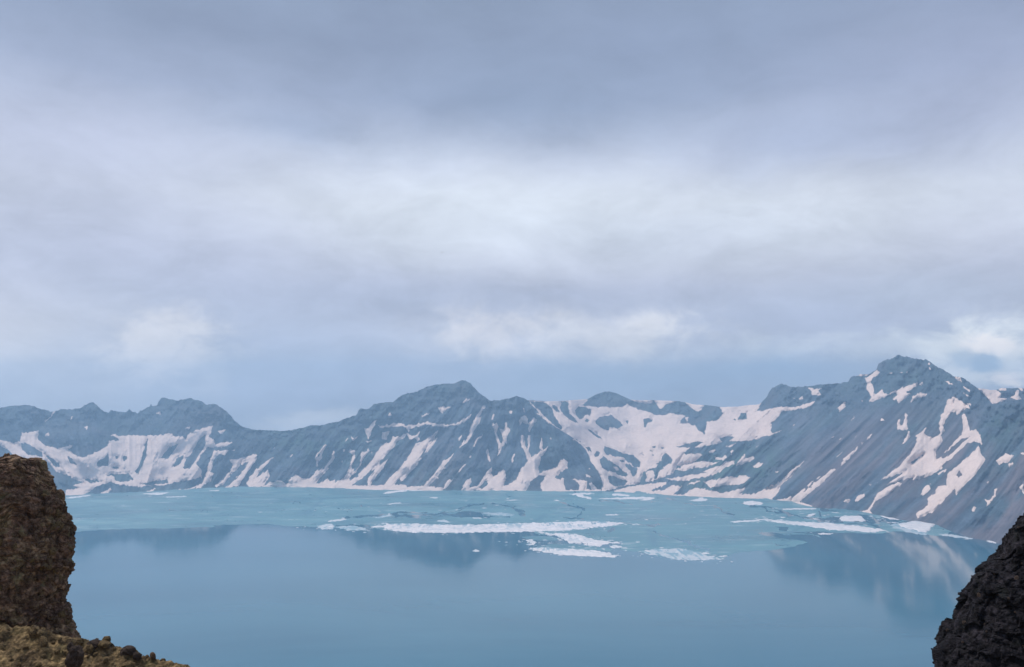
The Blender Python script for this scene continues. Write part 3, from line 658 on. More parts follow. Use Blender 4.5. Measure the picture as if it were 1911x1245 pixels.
# ------------------------------------------------------------------ the crater wall
def crater_wall():
    us = np.arange(-260, 2180, 1.2)
    ss = np.linspace(0, 1, 165)
    U = np.repeat(us[None, :], len(ss), 0)
    S = np.repeat(ss[:, None], len(us), 1)
    jag = 0.9 * vnoise(us / 4.5, us * 0, seed=5) + 0.6 * vnoise(us / 2.0, us * 0, seed=6)
    vr = interp(SKYLINE, us) + jag * np.where((us > 985) & (us < 1410), 0.25, 1.0)
    vs = interp(SHORE, us) + 0.5 * vnoise(us / 9, us * 0, seed=8)
    V = vs[None, :] + (vr - vs)[None, :] * S
    hx, hy, T = ray(U, V)
    _, _, t0 = ray(us, vs); _, _, t1 = ray(us, vr)
    R0 = -CAM_Z / t0
    smooth = lambda a, n: np.convolve(np.pad(a, n, 'edge'), np.ones(2 * n + 1) / (2 * n + 1), 'valid')
    R0s = smooth(smooth(R0, 16), 12)          # the wall follows the general run of the shore
    k = np.ones(61) / 61
    R1 = R0s + np.convolve(np.pad(interp(REACH, us), 30, 'edge'), k, 'valid')
    HR = CAM_Z + R1 * smooth(smooth(t1, 10), 8)
    m = (HR / (R1 - R0s))[None, :]
    R = (m * R0s[None, :] + CAM_Z) / np.maximum(m - T, .02)
    span = (R1 - R0s)[None, :]
    fr = np.clip((R - R0s[None, :]) / span, 0, 1.3) ** 0.82
    R = R0s[None, :] + fr * span
    lo = np.clip(1 - S / .07, 0, 1)
    R = R * (1 - lo) + R0[None, :] * (1 + .0 * S) * lo + lo * (R - R0s[None, :])
    # relief, moved in range: spurs towards the lake, gullies away from it
    lean = np.convolve(np.pad(interp(LEAN, us), 40, 'edge'), np.ones(81) / 81, 'valid')[None, :]
    Q = U - lean * (V - 850)
    rel = 70 * (1 - .65 * np.clip((U - 1430) / 100, 0, 1)) * fbm(U / 75, V / 55, seed=21, octv=3)
    g1 = np.abs(fbm(Q / 46, V / 130, seed=31, octv=3)); rel = rel + 60 * (1 - .5 * np.clip((U - 1430) / 80, 0, 1)) * (g1 - .3)
    g2 = np.abs(fbm(Q / 17, V / 75, seed=41, octv=3)); crag = np.clip((S - .68) / .2, 0, 1); calm = .35 + .65 * np.clip(.5 + fbm(U / 120, V / 70, seed=45, octv=2), 0, 1)
    still = 1 - .7 * np.clip((U - 1430) / 60, 0, 1) * np.clip((.85 - S) / .15, 0, 1)
    calm = calm * (1 - .65 * np.clip((U - 1430) / 60, 0, 1) * np.clip((1790 - U) / 40, 0, 1))
    rel = rel + 16 * calm * (g2 - .3) + 26 * crag * fbm(U / 11, V / 9, seed=47, octv=3)
    rel = rel + 6 * still * fbm(Q / 6, V / 14, seed=51, octv=3) + 5 * still * fbm(U / 4, V / 4, seed=61, octv=2)
    rel = rel + tent(U, V, [(985, 747), (1060, 812), (1105, 855), (1130, 916)], 34, -170)
    rel = rel + tent(U, V, [(1150, 770), (1200, 850), (1195, 905)], 60, 120)
    rel = rel + tent(U, V, [(1440, 725), (1560, 800), (1590, 850), (1520, 940)], 70, -60)
    rel = rel + tent(U, V, [(1805, 757), (1770, 800), (1735, 870), (1690, 955)], 50, 45)
    rel = rel + tent(U, V, [(1850, 757), (1830, 850), (1780, 960)], 55, -80)
    rel = rel + tent(U, V, [(95, 770), (60, 805), (100, 860), (150, 890)], 24, 90)
    rel = rel + tent(U, V, [(150, 765), (160, 840)], 40, -110)
    rel = rel + tent(U, V, [(870, 712), (880, 800), (840, 910)], 50, -80)
    env = np.clip(S / 0.10, 0, 1) * np.clip(1.25 - 0.5 * S, 0.6, 1)
    R = R + rel * env
    P = np.stack([R * hx, R * hy, CAM_Z + R * T], -1)
    # rows below the water and behind the crest
    def row(Rv, z, i):
        return np.stack([Rv * hx[i], Rv * hy[i], np.broadcast_to(z, Rv.shape)], -1)
    Hc = P[-1, :, 2]
    rows = [row(R0 - 60, -24.0, 0), row(R0 - 12, -4.0, 0)]
    tail = [row(R[-1] + 60, Hc - 45, -1), row(R[-1] + 350, Hc - 260, -1), row(R[-1] + 700, np.minimum(Hc - 420, -10), -1)]
    G = np.concatenate([np.stack(rows), P, np.stack(tail)], 0)
    nr, nc = G.shape[:2]
    # which mountain a cell belongs to: borders run down the gullies
    cu = 0.25 * (U[1:, 1:] + U[:-1, :-1] + U[1:, :-1] + U[:-1, 1:]); cv = 0.25 * (V[1:, 1:] + V[:-1, :-1] + V[1:, :-1] + V[:-1, 1:])
    borders = [
        [(768, 98), (790, 75), (802, 64), (830, 40), (880, 0), (940, -60)],
        [(700, 513), (804, 513), (850, 490), (915, 440)],
        [(700, 985), (747, 985), (812, 1060), (855, 1103), (920, 1126)],
        [(700, 1418), (756, 1416), (772, 1412), (790, 1436), (806, 1442), (815, 1430), (840, 1440), (935, 1446)],
        [(650, 1853), (754, 1853), (757, 1812), (800, 1785), (870, 1740), (975, 1686)],
    ]
    reg = np.zeros(cu.shape, int)
    for b in borders:
        a = np.asarray(b, float)
        reg += (cu > np.interp(cv, a[:, 0], a[:, 1])).astype(int)
    full = np.concatenate([np.repeat(reg[:1], 2, 0), reg, np.repeat(reg[-1:], 3, 0)], 0)
    scree = np.zeros(G.shape[:2]); grass = np.zeros(G.shape[:2])
    sc = np.clip((U - 1430) / 120, 0, 1) * np.clip((V - 740) / 130, 0, 1) * np.clip(.55 + .9 * fbm(Q / 22, V / 60, seed=71), 0, 1)
    sc = np.maximum(sc, .55 * np.clip(1 - np.abs(U - 830) / 170, 0, 1) * np.clip((V - 780) / 90, 0, 1) * np.clip(.4 + fbm(Q / 14, V / 50, seed=72), 0, 1))
    gr = np.clip(1 - np.hypot((U - 1370) / 150, (V - 870) / 60), 0, 1) + .8 * np.clip(1 - np.hypot((U - 590) / 120, (V - 835) / 50), 0, 1) + .6 * np.clip(1 - np.hypot((U - 1870) / 60, (V - 800) / 50), 0, 1)
    gr = np.clip(gr * (.7 + fbm(U / 20, V / 12, seed=73)), 0, 1)
    runs = np.zeros(G.shape[:2]); runs[2:-3] = fbm(Q / 8, V / 60, seed=75, octv=4, gain=.6) * np.clip((1 - S) * 3, .2, 1)
    scree[2:-3] = np.clip(sc, 0, .8); grass[2:-3] = np.clip(gr, 0, .8)
    GV = G.reshape(-1, 3)
    objs = []
    for i, lab in enumerate(MOUNTAIN_LABELS):
        fc = grid_faces(nr, nc, full == i)
        v, f, used = compact(GV, fc)
        me = mesh_from('mountain', v, f)
        attr(me, 'scree', scree.ravel()[used]); attr(me, 'grass', grass.ravel()[used]); attr(me, 'runs', runs.ravel()[used])
        objs.append(link('mountain', me, M_ROCK, kind='structure', label=lab, category='mountain', group='mountains around the crater lake'))
    # snow patches: each a sheet of its own lying on the rock
    j1 = fbm(U / 5.5, V / 5, seed=81, octv=3); j2 = fbm(U / 5.5, V / 5, seed=91, octv=3)
    k1 = vnoise(U / 28, V / 20, seed=95)
    f = np.full(U.shape, -40.0)
    j3 = fbm(Q / 2.6, V / 13, seed=97, octv=2)            # fingers running down the fall line
    f = apply_ops(f, U + 1.2 * j1 + .8 * j3 * np.abs(lean) + .4 * k1, V + 1.0 * j2 + 1.3 * j3, SNOW)
    # small remnants left in the gullies
    sp = fbm(Q / 5, V / 16, seed=101, octv=2) + 0.55 * fbm(U / 60, V / 50, seed=103, octv=2)
    f = np.maximum(f, np.where((S > .1) & (S < .8) & (U < 1900), (sp - 1.75) * 7, -40))
    snow_sheets(P, f, hx, hy, T, R, reg, objs)
    return objs


def snow_sheets(P, f, hx, hy, T, R, reg, objs):
    off = np.clip(f * 2.2, -8, 12)
    B = R.copy()                                   # old snow fills the small gullies
    for _ in range(2):
        for ax, w in ((0, 5), (1, 6)):
            pad = [(0, 0), (0, 0)]; pad[ax] = (w, w)
            Q = np.cumsum(np.pad(np.pad(B, pad, 'edge'), [(1, 0) if a == ax else (0, 0) for a in (0, 1)]), ax)
            n_ = B.shape[ax]
            B = (np.take(Q, np.arange(2 * w + 1, 2 * w + 1 + n_), ax) - np.take(Q, np.arange(n_), ax)) / (2 * w + 1)
    wt = np.clip(f / 5, 0, 1) * .85
    Rs = R + np.minimum(B - R, 6) * wt - off
    SP = np.stack([Rs * hx, Rs * hy, CAM_Z + Rs * T], -1)
    nr, nc = f.shape
    cm = (np.maximum(np.maximum(f[1:, 1:], f[:-1, :-1]), np.maximum(f[1:, :-1], f[:-1, 1:])) > -2.0)
    core = (np.maximum(np.maximum(f[1:, 1:], f[:-1, :-1]), np.maximum(f[1:, :-1], f[:-1, 1:])) > 0.0)
    lab = np.zeros(cm.shape, np.int32); n = 0
    todo = np.argwhere(core)
    cl = core.tolist() ; lb = lab.tolist(); R_, C_ = cm.shape
    comps = []
    for r, c in todo.tolist():
        if lb[r][c]: continue
        n += 1; st = [(r, c)]; lb[r][c] = n; cells_ = []
        while st:
            a, b = st.pop(); cells_.append((a, b))
            for x, y in ((a - 1, b), (a + 1, b), (a, b - 1), (a, b + 1)):
                if 0 <= x < R_ and 0 <= y < C_ and cl[x][y] and not lb[x][y]:
                    lb[x][y] = n; st.append((x, y))
        comps.append(np.array(cells_))
    GV = SP.reshape(-1, 3)
    comps.sort(key=len, reverse=True)
    per = {}
    for cells_ in comps:
        if len(cells_) < 5: continue
        o = objs[int(np.bincount(reg[cells_[:, 0], cells_[:, 1]]).argmax())]
        if per.get(o.name, 0) >= 290: continue
        per[o.name] = per.get(o.name, 0) + 1
        msk = np.zeros(cm.shape, bool)
        r0, c0 = cells_.min(0); r1, c1 = cells_.max(0) + 1
        sub = np.zeros((r1 - r0 + 2, c1 - c0 + 2), bool)
        sub[cells_[:, 0] - r0 + 1, cells_[:, 1] - c0 + 1] = True
        g = sub.copy()
        g[1:] |= sub[:-1]; g[:-1] |= sub[1:]; g2 = g.copy(); g2[:, 1:] |= g[:, :-1]; g2[:, :-1] |= g[:, 1:]
        rr, cc = np.nonzero(g2); rr += r0 - 1; cc += c0 - 1
        ok = (rr >= 0) & (rr < cm.shape[0]) & (cc >= 0) & (cc < cm.shape[1])
        rr, cc = rr[ok], cc[ok]
        a = rr * nc + cc
        fc = np.stack([a, a + 1, a + nc + 1, a + nc], 1)
        v, fidx, _ = compact(GV, fc)
        link('snow_patch', mesh_from('snow_patch', v, fidx), M_SNOW, o)


MOUNTAIN_LABELS = [
    'rounded dark hill at the far left edge with snow field below it',
    'jagged crest with rock pinnacles above the wide snow slope on the left',
    'broad pointed mountain in the middle with thin slanting snow streaks',
    'snow filled cirque bowl with low flat rim and small rounded peak',
    'tallest mountain with blocky dark summit and long snow chute on the right',
    'brown scree spur falling to the water behind the black rock',
]


def back_ridge():
    us = np.arange(1770, 2260, 1.5); n = 46
    sky = [(1770, 735), (1800, 728), (1827, 724.5), (1845, 727), (1859, 728.4), (1869, 724), (1882, 725), (1901, 724), (1911, 725), (2000, 722), (2260, 730)]
    vr = interp(sky, us) + .6 * vnoise(us / 4, us * 0, seed=7)
    S = np.repeat(np.linspace(0, 1, n)[:, None], len(us), 1); U = np.repeat(us[None], n, 0)
    V = 800 + (vr[None] - 800) * S
    hx, hy, T = ray(U, V)
    R = 3950 + 450 * S + 40 * fbm(U / 20, V / 14, seed=14) + 10 * fbm(U / 5, V / 5, seed=15)
    P = np.stack([R * hx, R * hy, CAM_Z + R * T], -1)
    foot = P[0].copy(); foot[:, 2] = -20
    back = np.stack([(R[-1] + 500) * hx[-1], (R[-1] + 500) * hy[-1], np.full(len(us), -20.0)], -1)
    G = np.concatenate([foot[None], P, back[None]], 0)
    me = mesh_from('mountain', G.reshape(-1, 3), grid_faces(*G.shape[:2]))
    o = link('mountain', me, M_ROCK, kind='structure', category='mountain', group='mountains around the crater lake',
             label='low snowy ridge peeping over the saddle right of the tallest mountain')
    f = apply_ops(np.full(U.shape, -40.0), U + 1.6 * fbm(U / 7, V / 6, seed=16), V + 1.2 * fbm(U / 7, V / 6, seed=17), SNOW_BACK)
    snow_sheets(P, f, hx, hy, T, R, np.zeros((n - 1, len(us) - 1), int), [o])


crater_wall()
back_ridge()


# ------------------------------------------------------------------ lake, ice sheet
def plane_point(U, V):
    hx, hy, T = ray(U, V)
    R = -CAM_Z / T
    return R * hx, R * hy


def lake():
    xs = np.linspace(-5400, 5400, 14); ys = np.linspace(150, 5400, 10)
    X, Y = np.meshgrid(xs, ys)
    G = np.stack([X, Y, np.zeros_like(X)], -1)
    me = mesh_from('lake_water', G.reshape(-1, 3), grid_faces(*X.shape))
    link('lake_water', me, M_WATER, kind='structure', category='water', label='calm blue crater lake with mountains mirrored in it')


lake()

ICE = [
    ('+', [(-250, 1006), (0, 996), (143, 993), (250, 987), (330, 984), (450, 979), (560, 981), (600, 984), (640, 983), (700, 985), (712, 988), (760, 993), (850, 994), (990, 992), (1003, 996), (1040, 997), (1060, 1003), (1100, 1008), (1160, 1012), (1158, 1025), (1199, 1030), (1230, 1038), (1302, 1044), (1352, 1044), (1361, 1032), (1446, 1024), (1470, 1019), (1510, 1011.5), (1470, 1008), (1440, 1005), (1475, 1001), (1541, 1005), (1520, 999), (1476, 995), (1500, 993), (1560, 994), (1600, 993), (1654, 993), (1690, 992), (1726, 995), (1762, 999), (1790, 985), (1760, 900), (-250, 880)]),
    ('+', z7((590, 480), (640, 468), (800, 470), (870, 480), (980, 515), (1010, 545), (900, 520), (760, 515), (640, 500))),
    ('+', z7((720, 570), (800, 560), (1000, 560), (1140, 560), (1300, 575), (1390, 600), (1360, 625), (1200, 615), (1000, 610), (800, 600))),
    ('-', z7((-20, 300), (50, 275), (110, 262), (190, 270), (300, 292), (290, 312), (200, 308), (60, 308))),
    ('-', z7((720, 555), (760, 522), (850, 515), (930, 508), (1000, 512), (1012, 545), (900, 557), (760, 562))),
    ('-', z7((1278, 545), (1390, 548), (1380, 572), (1482, 588), (1490, 602), (1400, 602), (1300, 562))),
    ('-', z8((640, 235), (690, 212), (800, 205), (815, 240), (840, 262), (720, 262))), ('-', z8((1000, 205), (1085, 215), (1055, 257), (1010, 250))),
    ('-', z8((1140, 213), (1330, 245), (1360, 262), (1270, 278), (1200, 270), (1150, 242))), ('-', z8((820, 262), (1000, 272), (1150, 298), (1215, 328), (1100, 312), (950, 287))),
    ('-', z8((450, 210), (640, 213), (660, 240), (500, 235))), ('-', z8((360, 378), (520, 385), (680, 400), (690, 410), (560, 412), (540, 440), (430, 425), (395, 405))),
    ('-', z8((620, 130), (760, 148), (640, 150))), ('-', z8((480, 340), (640, 348), (560, 358))), ('-', z8((200, 303), (350, 318), (340, 345), (260, 322))),
]
CRACKS = [
    (z5((970, 185), (1030, 170), (1130, 158)), .5), (z5((1180, 160), (1260, 172), (1300, 180)), .5), (z5((1295, 180), (1335, 205), (1330, 215), (1375, 232)), 1.3),
    (z5((1300, 180), (1365, 210)), .8), (z5((850, 220), (890, 212), (900, 225), (970, 232)), .8), (z5((470, 235), (560, 222), (620, 212), (780, 212)), .6),
    (z5((300, 245), (400, 233), (470, 230)), .8), (z5((1570, 150), (1660, 175), (1725, 195)), .55), (z5((1690, 180), (1728, 196)), 1.0), (z5((1702, 210), (1685, 238)), .8),
    (z5((1600, 243), (1710, 248)), .5), (z5((1150, 235), (1280, 241)), .6), (z5((600, 235), (740, 240)), .6), (z5((240, 292), (330, 290), (440, 295)), .9),
    (z6((150, 98), (220, 100), (290, 115)), .4), (z6((630, 125), (660, 135), (665, 150), (710, 157)), .7), (z6((370, 225), (440, 250), (480, 262)), .5), (z6((470, 260), (520, 270)), 1.3),
    (z6((520, 270), (545, 287), (610, 302)), .6), (z6((820, 235), (885, 243)), .9), (z6((750, 112), (850, 125), (940, 150)), .6), (z6((40, 55), (60, 70)), .4),
    (z7((1355, 440), (1420, 412)), 1.1), (z7((1700, 385), (1790, 395)), .5), (z7((1860, 470), (1911, 490)), .7), (z8((0, 120), (100, 122), (170, 165), (330, 182)), .8),
    (z8((100, 362), (200, 372), (330, 396)), 1.4), (z8((330, 190), (450, 215)), .8), (z8((230, 465), (280, 470)), .9), (z8((600, 165), (640, 215)), .7), (z5((560, 225), (700, 232), (850, 222)), .7),
    (z5((1040, 172), (960, 205), (900, 212)), .35), (z6((240, 190), (330, 200), (400, 195)), .35), (z6((430, 90), (560, 118), (640, 118)), .35),
]


def ice_sheet():
    us = np.arange(-255, 1830, 1.3); vs = np.arange(898, 1050, 0.62)
    U, V = np.meshgrid(us, vs)
    PU = U + 5 * fbm(U / 22, V / 5, seed=111, octv=3); PV = V + 1.0 * fbm(U / 26, V / 4, seed=113, octv=3) + 2.2 * fbm(U / 70, V / 9, seed=115, octv=2)
    f = np.full(U.shape, -30.0)
    f = apply_ops(f, PU, PV, ICE)
    # broken brash field on the right
    brk = np.clip(1 - np.hypot((U - 1590) / 150, (V - 971) / 20), 0, 1)
    n = fbm(U / 24, V / 3.4, seed=121, octv=3)
    f = np.where(brk > 0, np.minimum(f, (n + .55 - 1.1 * brk) * 4 + 3 * (1 - brk)), f)
    CU = U + 4 * fbm(U / 14, V / 4, seed=131, octv=3); CV = V + 1.2 * fbm(U / 14, V / 4, seed=133, octv=3)
    for pts, w in CRACKS:
        p = np.asarray(pts); m = (U > p[:, 0].min() - 25) & (U < p[:, 0].max() + 25) & (V > p[:, 1].min() - 9) & (V < p[:, 1].max() + 9)
        d = line_d(CU[m], CV[m], pts) - 1.9 * w * (1 + .7 * vnoise(U[m] / 9, V[m] / 5, seed=135))
        f[m] = np.minimum(f[m], d)
    for sd, su, sv, w in ((141, 70, 13, .016), (151, 45, 9, .010)):        # wandering hairline cracks, only here and there
        n = fbm(CU / su, CV / sv, seed=sd, octv=4)
        gate = fbm(U / 90, V / 14, seed=sd + 6, octv=2)
        f = np.where(gate > -.05, np.minimum(f, (np.abs(n) - w) * 26), f)
    X, Y = plane_point(U, V)
    Z = np.clip(f * 0.25, -0.4, 0.25)
    msk = (np.maximum(np.maximum(f[1:, 1:], f[:-1, :-1]), np.maximum(f[1:, :-1], f[:-1, 1:])) > -1.0)
    v, fc, _ = compact(np.stack([X, Y, Z], -1).reshape(-1, 3), grid_faces(*U.shape, msk, flip=True))
    link('ice_sheet', mesh_from('ice_sheet', v, fc), M_ICE, kind='structure', category='ice sheet',
         label='thin cracked turquoise ice sheet covering the far half of the lake')


ice_sheet()

FLOES = [
    # label, outline, height m, roughness m, wetness
    ('longest white band of pressed brash ice along the ice edge', z5((525, 290), (560, 278), (700, 278), (900, 285), (1100, 285), (1300, 275), (1500, 272), (1700, 265), (1850, 266), (1950, 276), (1900, 290), (1800, 300), (1650, 315), (1450, 325), (1200, 328), (900, 333), (700, 330), (580, 320), (535, 308)), 1.4, 1.6, 0),
    ('ragged white ice tongue slanting right below the longest band', z7((720, 442), (780, 445), (870, 460), (890, 450), (1000, 455), (1130, 480), (1230, 508), (1340, 528), (1475, 535), (1470, 545), (1380, 542), (1280, 570), (1160, 560), (1180, 545), (1100, 540), (1010, 545), (980, 510), (920, 480), (830, 465)), 1.2, 1.2, 0),
    ('lower white ice band with pinkish front edge in open water', z7((655, 592), (700, 588), (780, 582), (900, 590), (1100, 600), (1260, 612), (1380, 630), (1445, 662), (1420, 668), (1250, 662), (1080, 655), (930, 645), (830, 632), (760, 612), (690, 608)), 1.4, 1.1, 0),
    ('small pointed white floe beside the dark pool in the ice', z7((625, 515), (680, 512), (722, 530), (715, 552), (690, 555), (660, 540)), .8, .8, .1),
    ('small white floe right of the slanting ice tongue', z7((1365, 572), (1400, 558), (1475, 575), (1482, 586), (1410, 586)), .8, .7, .1),
    ('spotted half melted white floe at the ice edge by open water', z6((325, 308), (400, 298), (500, 297), (560, 310), (600, 325), (668, 342), (560, 345), (450, 340), (400, 325), (345, 320)), .45, 1.2, .42),
    ('long pink white floe lying slanted below the brown spur', z8((40, 233), (120, 232), (250, 245), (400, 255), (560, 262), (700, 270), (860, 285), (1000, 300), (1140, 318), (1220, 335), (1150, 348), (1050, 350), (900, 338), (760, 335), (640, 318), (500, 295), (350, 280), (180, 255)), 1.6, .5, 0),
    ('thin white sliver touching the tip of the slanted floe', z6((690, 186), (730, 182), (780, 179), (812, 176), (815, 182), (760, 187), (710, 191)), .7, .3, .1),
    ('chunky white floe alone in the broken ice by the spur', z8((795, 238), (830, 202), (900, 205), (1000, 205), (1020, 235), (1025, 252), (930, 255), (850, 250)), 2.2, .6, 0),
    ('fan shaped white snow apron stranded at the foot of the chute', z8((1310, 282), (1400, 260), (1500, 243), (1600, 252), (1680, 240), (1690, 262), (1620, 305), (1580, 355), (1500, 345), (1400, 318), (1350, 305)), 2.4, .5, 0),
    ('pale ice shelf around the snow apron', z8((1230, 285), (1330, 270), (1380, 300), (1480, 340), (1590, 362), (1560, 375), (1450, 358), (1380, 345), (1300, 318)), .5, .4, .55),
    ('flat white floe below the snowy shore of the cirque', z6((742, 105), (780, 98), (833, 108), (820, 116), (760, 115)), .9, .3, 0),
    ('straight thin white ice streak left of the spur corner', z8((285, 140), (450, 137), (595, 137), (595, 145), (450, 148), (285, 150)), .7, .2, 0),
    ('thin shore ice strip lying along the brown spur', z8((1140, 200), (1200, 208), (1290, 222), (1340, 243), (1260, 238), (1180, 215)), .9, .4, 0),
    ('wide flat white floe under the funnel of the cirque', z7((1250, 148), (1400, 140), (1560, 132), (1700, 132), (1790, 140), (1700, 165), (1640, 160), (1680, 150), (1450, 152)), .8, .3, 0),
    ('short white floe between shore and the wide flat floe', z7((1390, 108), (1450, 102), (1560, 118), (1545, 127), (1400, 118)), .8, .3, 0),
    ('forked white floe left of the cirque funnel', z7((1010, 105), (1130, 95), (1260, 100), (1180, 110), (1120, 110), (1215, 148), (1190, 156), (1120, 132), (1060, 115)), .8, .4, 0),
    ('tiny cluster of white floes near the cirque shore', z6((520, 98), (560, 90), (575, 83), (602, 95), (590, 101), (550, 101)), .8, .6, .1),
    ('pale narrow ice strip at the shore beside the black rock', z8((1680, 362), (1760, 370), (1880, 385), (1990, 405), (1980, 415), (1850, 400), (1720, 378)), .6, .3, .4),
    ('small white shore floe touching the black rock', z6((1756, 266), (1775, 263), (1800, 268), (1790, 277)), .9, .3, 0),
    ('thumb shaped white floe in the brash field', z8((490, 210), (530, 190), (590, 180), (580, 195), (530, 215)), .9, .4, .1),
    ('thin white floe under the slanted pink floe', z8((600, 362), (650, 357), (735, 362), (720, 370), (640, 370)), .8, .2, 0),
    ('small white floe hard above the slanted floe tip', z8((255, 218), (290, 212), (315, 216), (285, 226)), .8, .3, .1),
    ('lumpy pale floe at the left end of the brash', z5((135, 298), (180, 280), (230, 282), (235, 308), (180, 315), (145, 305)), .6, .8, .4),
    ('flat grey white floe right of the lumpy pale floe', z5((240, 300), (330, 290), (420, 305), (420, 318), (340, 320)), .5, .6, .6),
    ('little white floe at the left tip of the longest band', z5((460, 296), (490, 289), (525, 290), (525, 301), (480, 301)), .8, .5, .1),
    ('white sliver above the lumpy pale floe', z5((195, 264), (300, 246), (303, 254), (215, 269)), .5, .3, .25),
    ('pale smear of frost left of the dark lead', z5((475, 242), (570, 221), (578, 232), (500, 246)), .4, .3, .5),
    ('small lone floe adrift in the dark open water', z5((1058, 438), (1078, 431), (1098, 437), (1096, 443), (1065, 445)), .7, .3, .2),
    ('faint white streak in the ice near the left shore', z5((550, 161), (630, 151), (628, 157), (560, 166)), .5, .2, .25),
    ('dotted white floes below the middle mountain', z5((800, 122), (847, 120), (850, 127), (805, 128)), .6, .6, .1),
    ('pale frosted patch left of the dark lead corner', z5((845, 258), (890, 255), (940, 275), (860, 268)), .4, .3, .5),
    ('pale frosted tongue right of the dark lead', z7((230, 275), (400, 270), (540, 290), (480, 302), (320, 292)), .35, .2, .62),
    ('small white floe at the bend of the thin crack', z7((868, 160), (900, 155), (925, 163), (905, 170)), .7, .3, 0),
    ('white dash under the dark lead', z7((150, 318), (230, 315), (235, 325), (165, 327)), .5, .3, .3),
    ('white dash in the ice below the funnel', z7((1330, 290), (1400, 286), (1470, 290), (1420, 298), (1350, 298)), .6, .3, .15),
    ('pale dash above the left shore ice', z7((440, 160), (500, 156), (575, 158), (500, 164)), .5, .2, .2),
    ('small white floe right of the longest band tip', z7((1430, 365), (1470, 357), (1490, 368), (1450, 375)), .7, .5, .1),
    ('pair of small pale floes right of the band', z7((1570, 378), (1610, 370), (1650, 377), (1600, 384)), .6, .4, .25),
    ('white shore ice spit below the middle mountain', z2((1010, 1076), (1050, 1062), (1180, 1046), (1330, 1040), (1330, 1050), (1200, 1054), (1080, 1072)), .9, .3, 0),
    ('white shore ice strip at the foot of the left snow slope', z1((1010, 1077), (1090, 1067), (1210, 1068), (1130, 1086)), .7, .3, .1),
    ('thin pale ice streak off the left shore', z1((1180, 1096), (1330, 1092), (1330, 1099), (1190, 1104)), .5, .2, .3),
    ('short white ice streak near the middle shore', z1((1485, 1055), (1570, 1048), (1560, 1057)), .6, .2, .1),
    ('narrow white shore ice beside the rock pillar', z1((470, 1104), (560, 1094), (650, 1084), (640, 1092), (560, 1102), (480, 1109)), .7, .2, .1),
]


def floe(label, poly, h, rough, wet):
    p = np.asarray(poly)
    us = np.arange(p[:, 0].min() - 4, p[:, 0].max() + 4, 0.7); vs = np.arange(p[:, 1].min() - 2.5, p[:, 1].max() + 2.5, 0.33)
    U, V = np.meshgrid(us, vs)
    sd = int(p.sum()) % 997
    sz = min(1.0, (p[:, 1].max() - p[:, 1].min()) / 12)
    f = poly_sd(U + (1.2 + 2.5 * sz) * fbm(U / 6, V / 2.5, seed=sd, octv=3), V + (.25 + .9 * sz) * fbm(U / 6, V / 2.5, seed=sd + 7, octv=3), poly)
    X, Y = plane_point(U, V)
    lump = fbm(X / 14, Y / 22, seed=sd + 11, octv=3)
    top = h * (.75 + .25 * np.clip(f / 3, 0, 1)) + rough * np.clip(lump, -.9, 1.2)
    top = np.maximum(top, 0.32)
    Z = np.where(f > 0, np.minimum(0.255 + f * 1.6, top), np.maximum(0.255 + f * 1.6, -1.0))
    msk = (np.maximum(np.maximum(f[1:, 1:], f[:-1, :-1]), np.maximum(f[1:, :-1], f[:-1, 1:])) > -0.6)
    if not msk.any(): return
    v, fc, used = compact(np.stack([X, Y, Z], -1).reshape(-1, 3), grid_faces(*U.shape, msk, flip=True))
    me = mesh_from('ice_floe', v, fc)
    fine = fbm(X / 8.5, Y / 40, seed=sd + 13, octv=4, gain=.65) + .5 * fbm(X / 60, Y / 90, seed=sd + 15, octv=2)
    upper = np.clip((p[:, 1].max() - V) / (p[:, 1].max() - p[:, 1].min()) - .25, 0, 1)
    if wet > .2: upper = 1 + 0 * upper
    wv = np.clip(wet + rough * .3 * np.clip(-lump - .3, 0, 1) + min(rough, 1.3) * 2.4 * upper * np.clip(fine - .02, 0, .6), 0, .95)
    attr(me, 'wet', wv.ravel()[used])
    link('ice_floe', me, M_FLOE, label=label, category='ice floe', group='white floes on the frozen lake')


for fl in FLOES: floe(*fl)


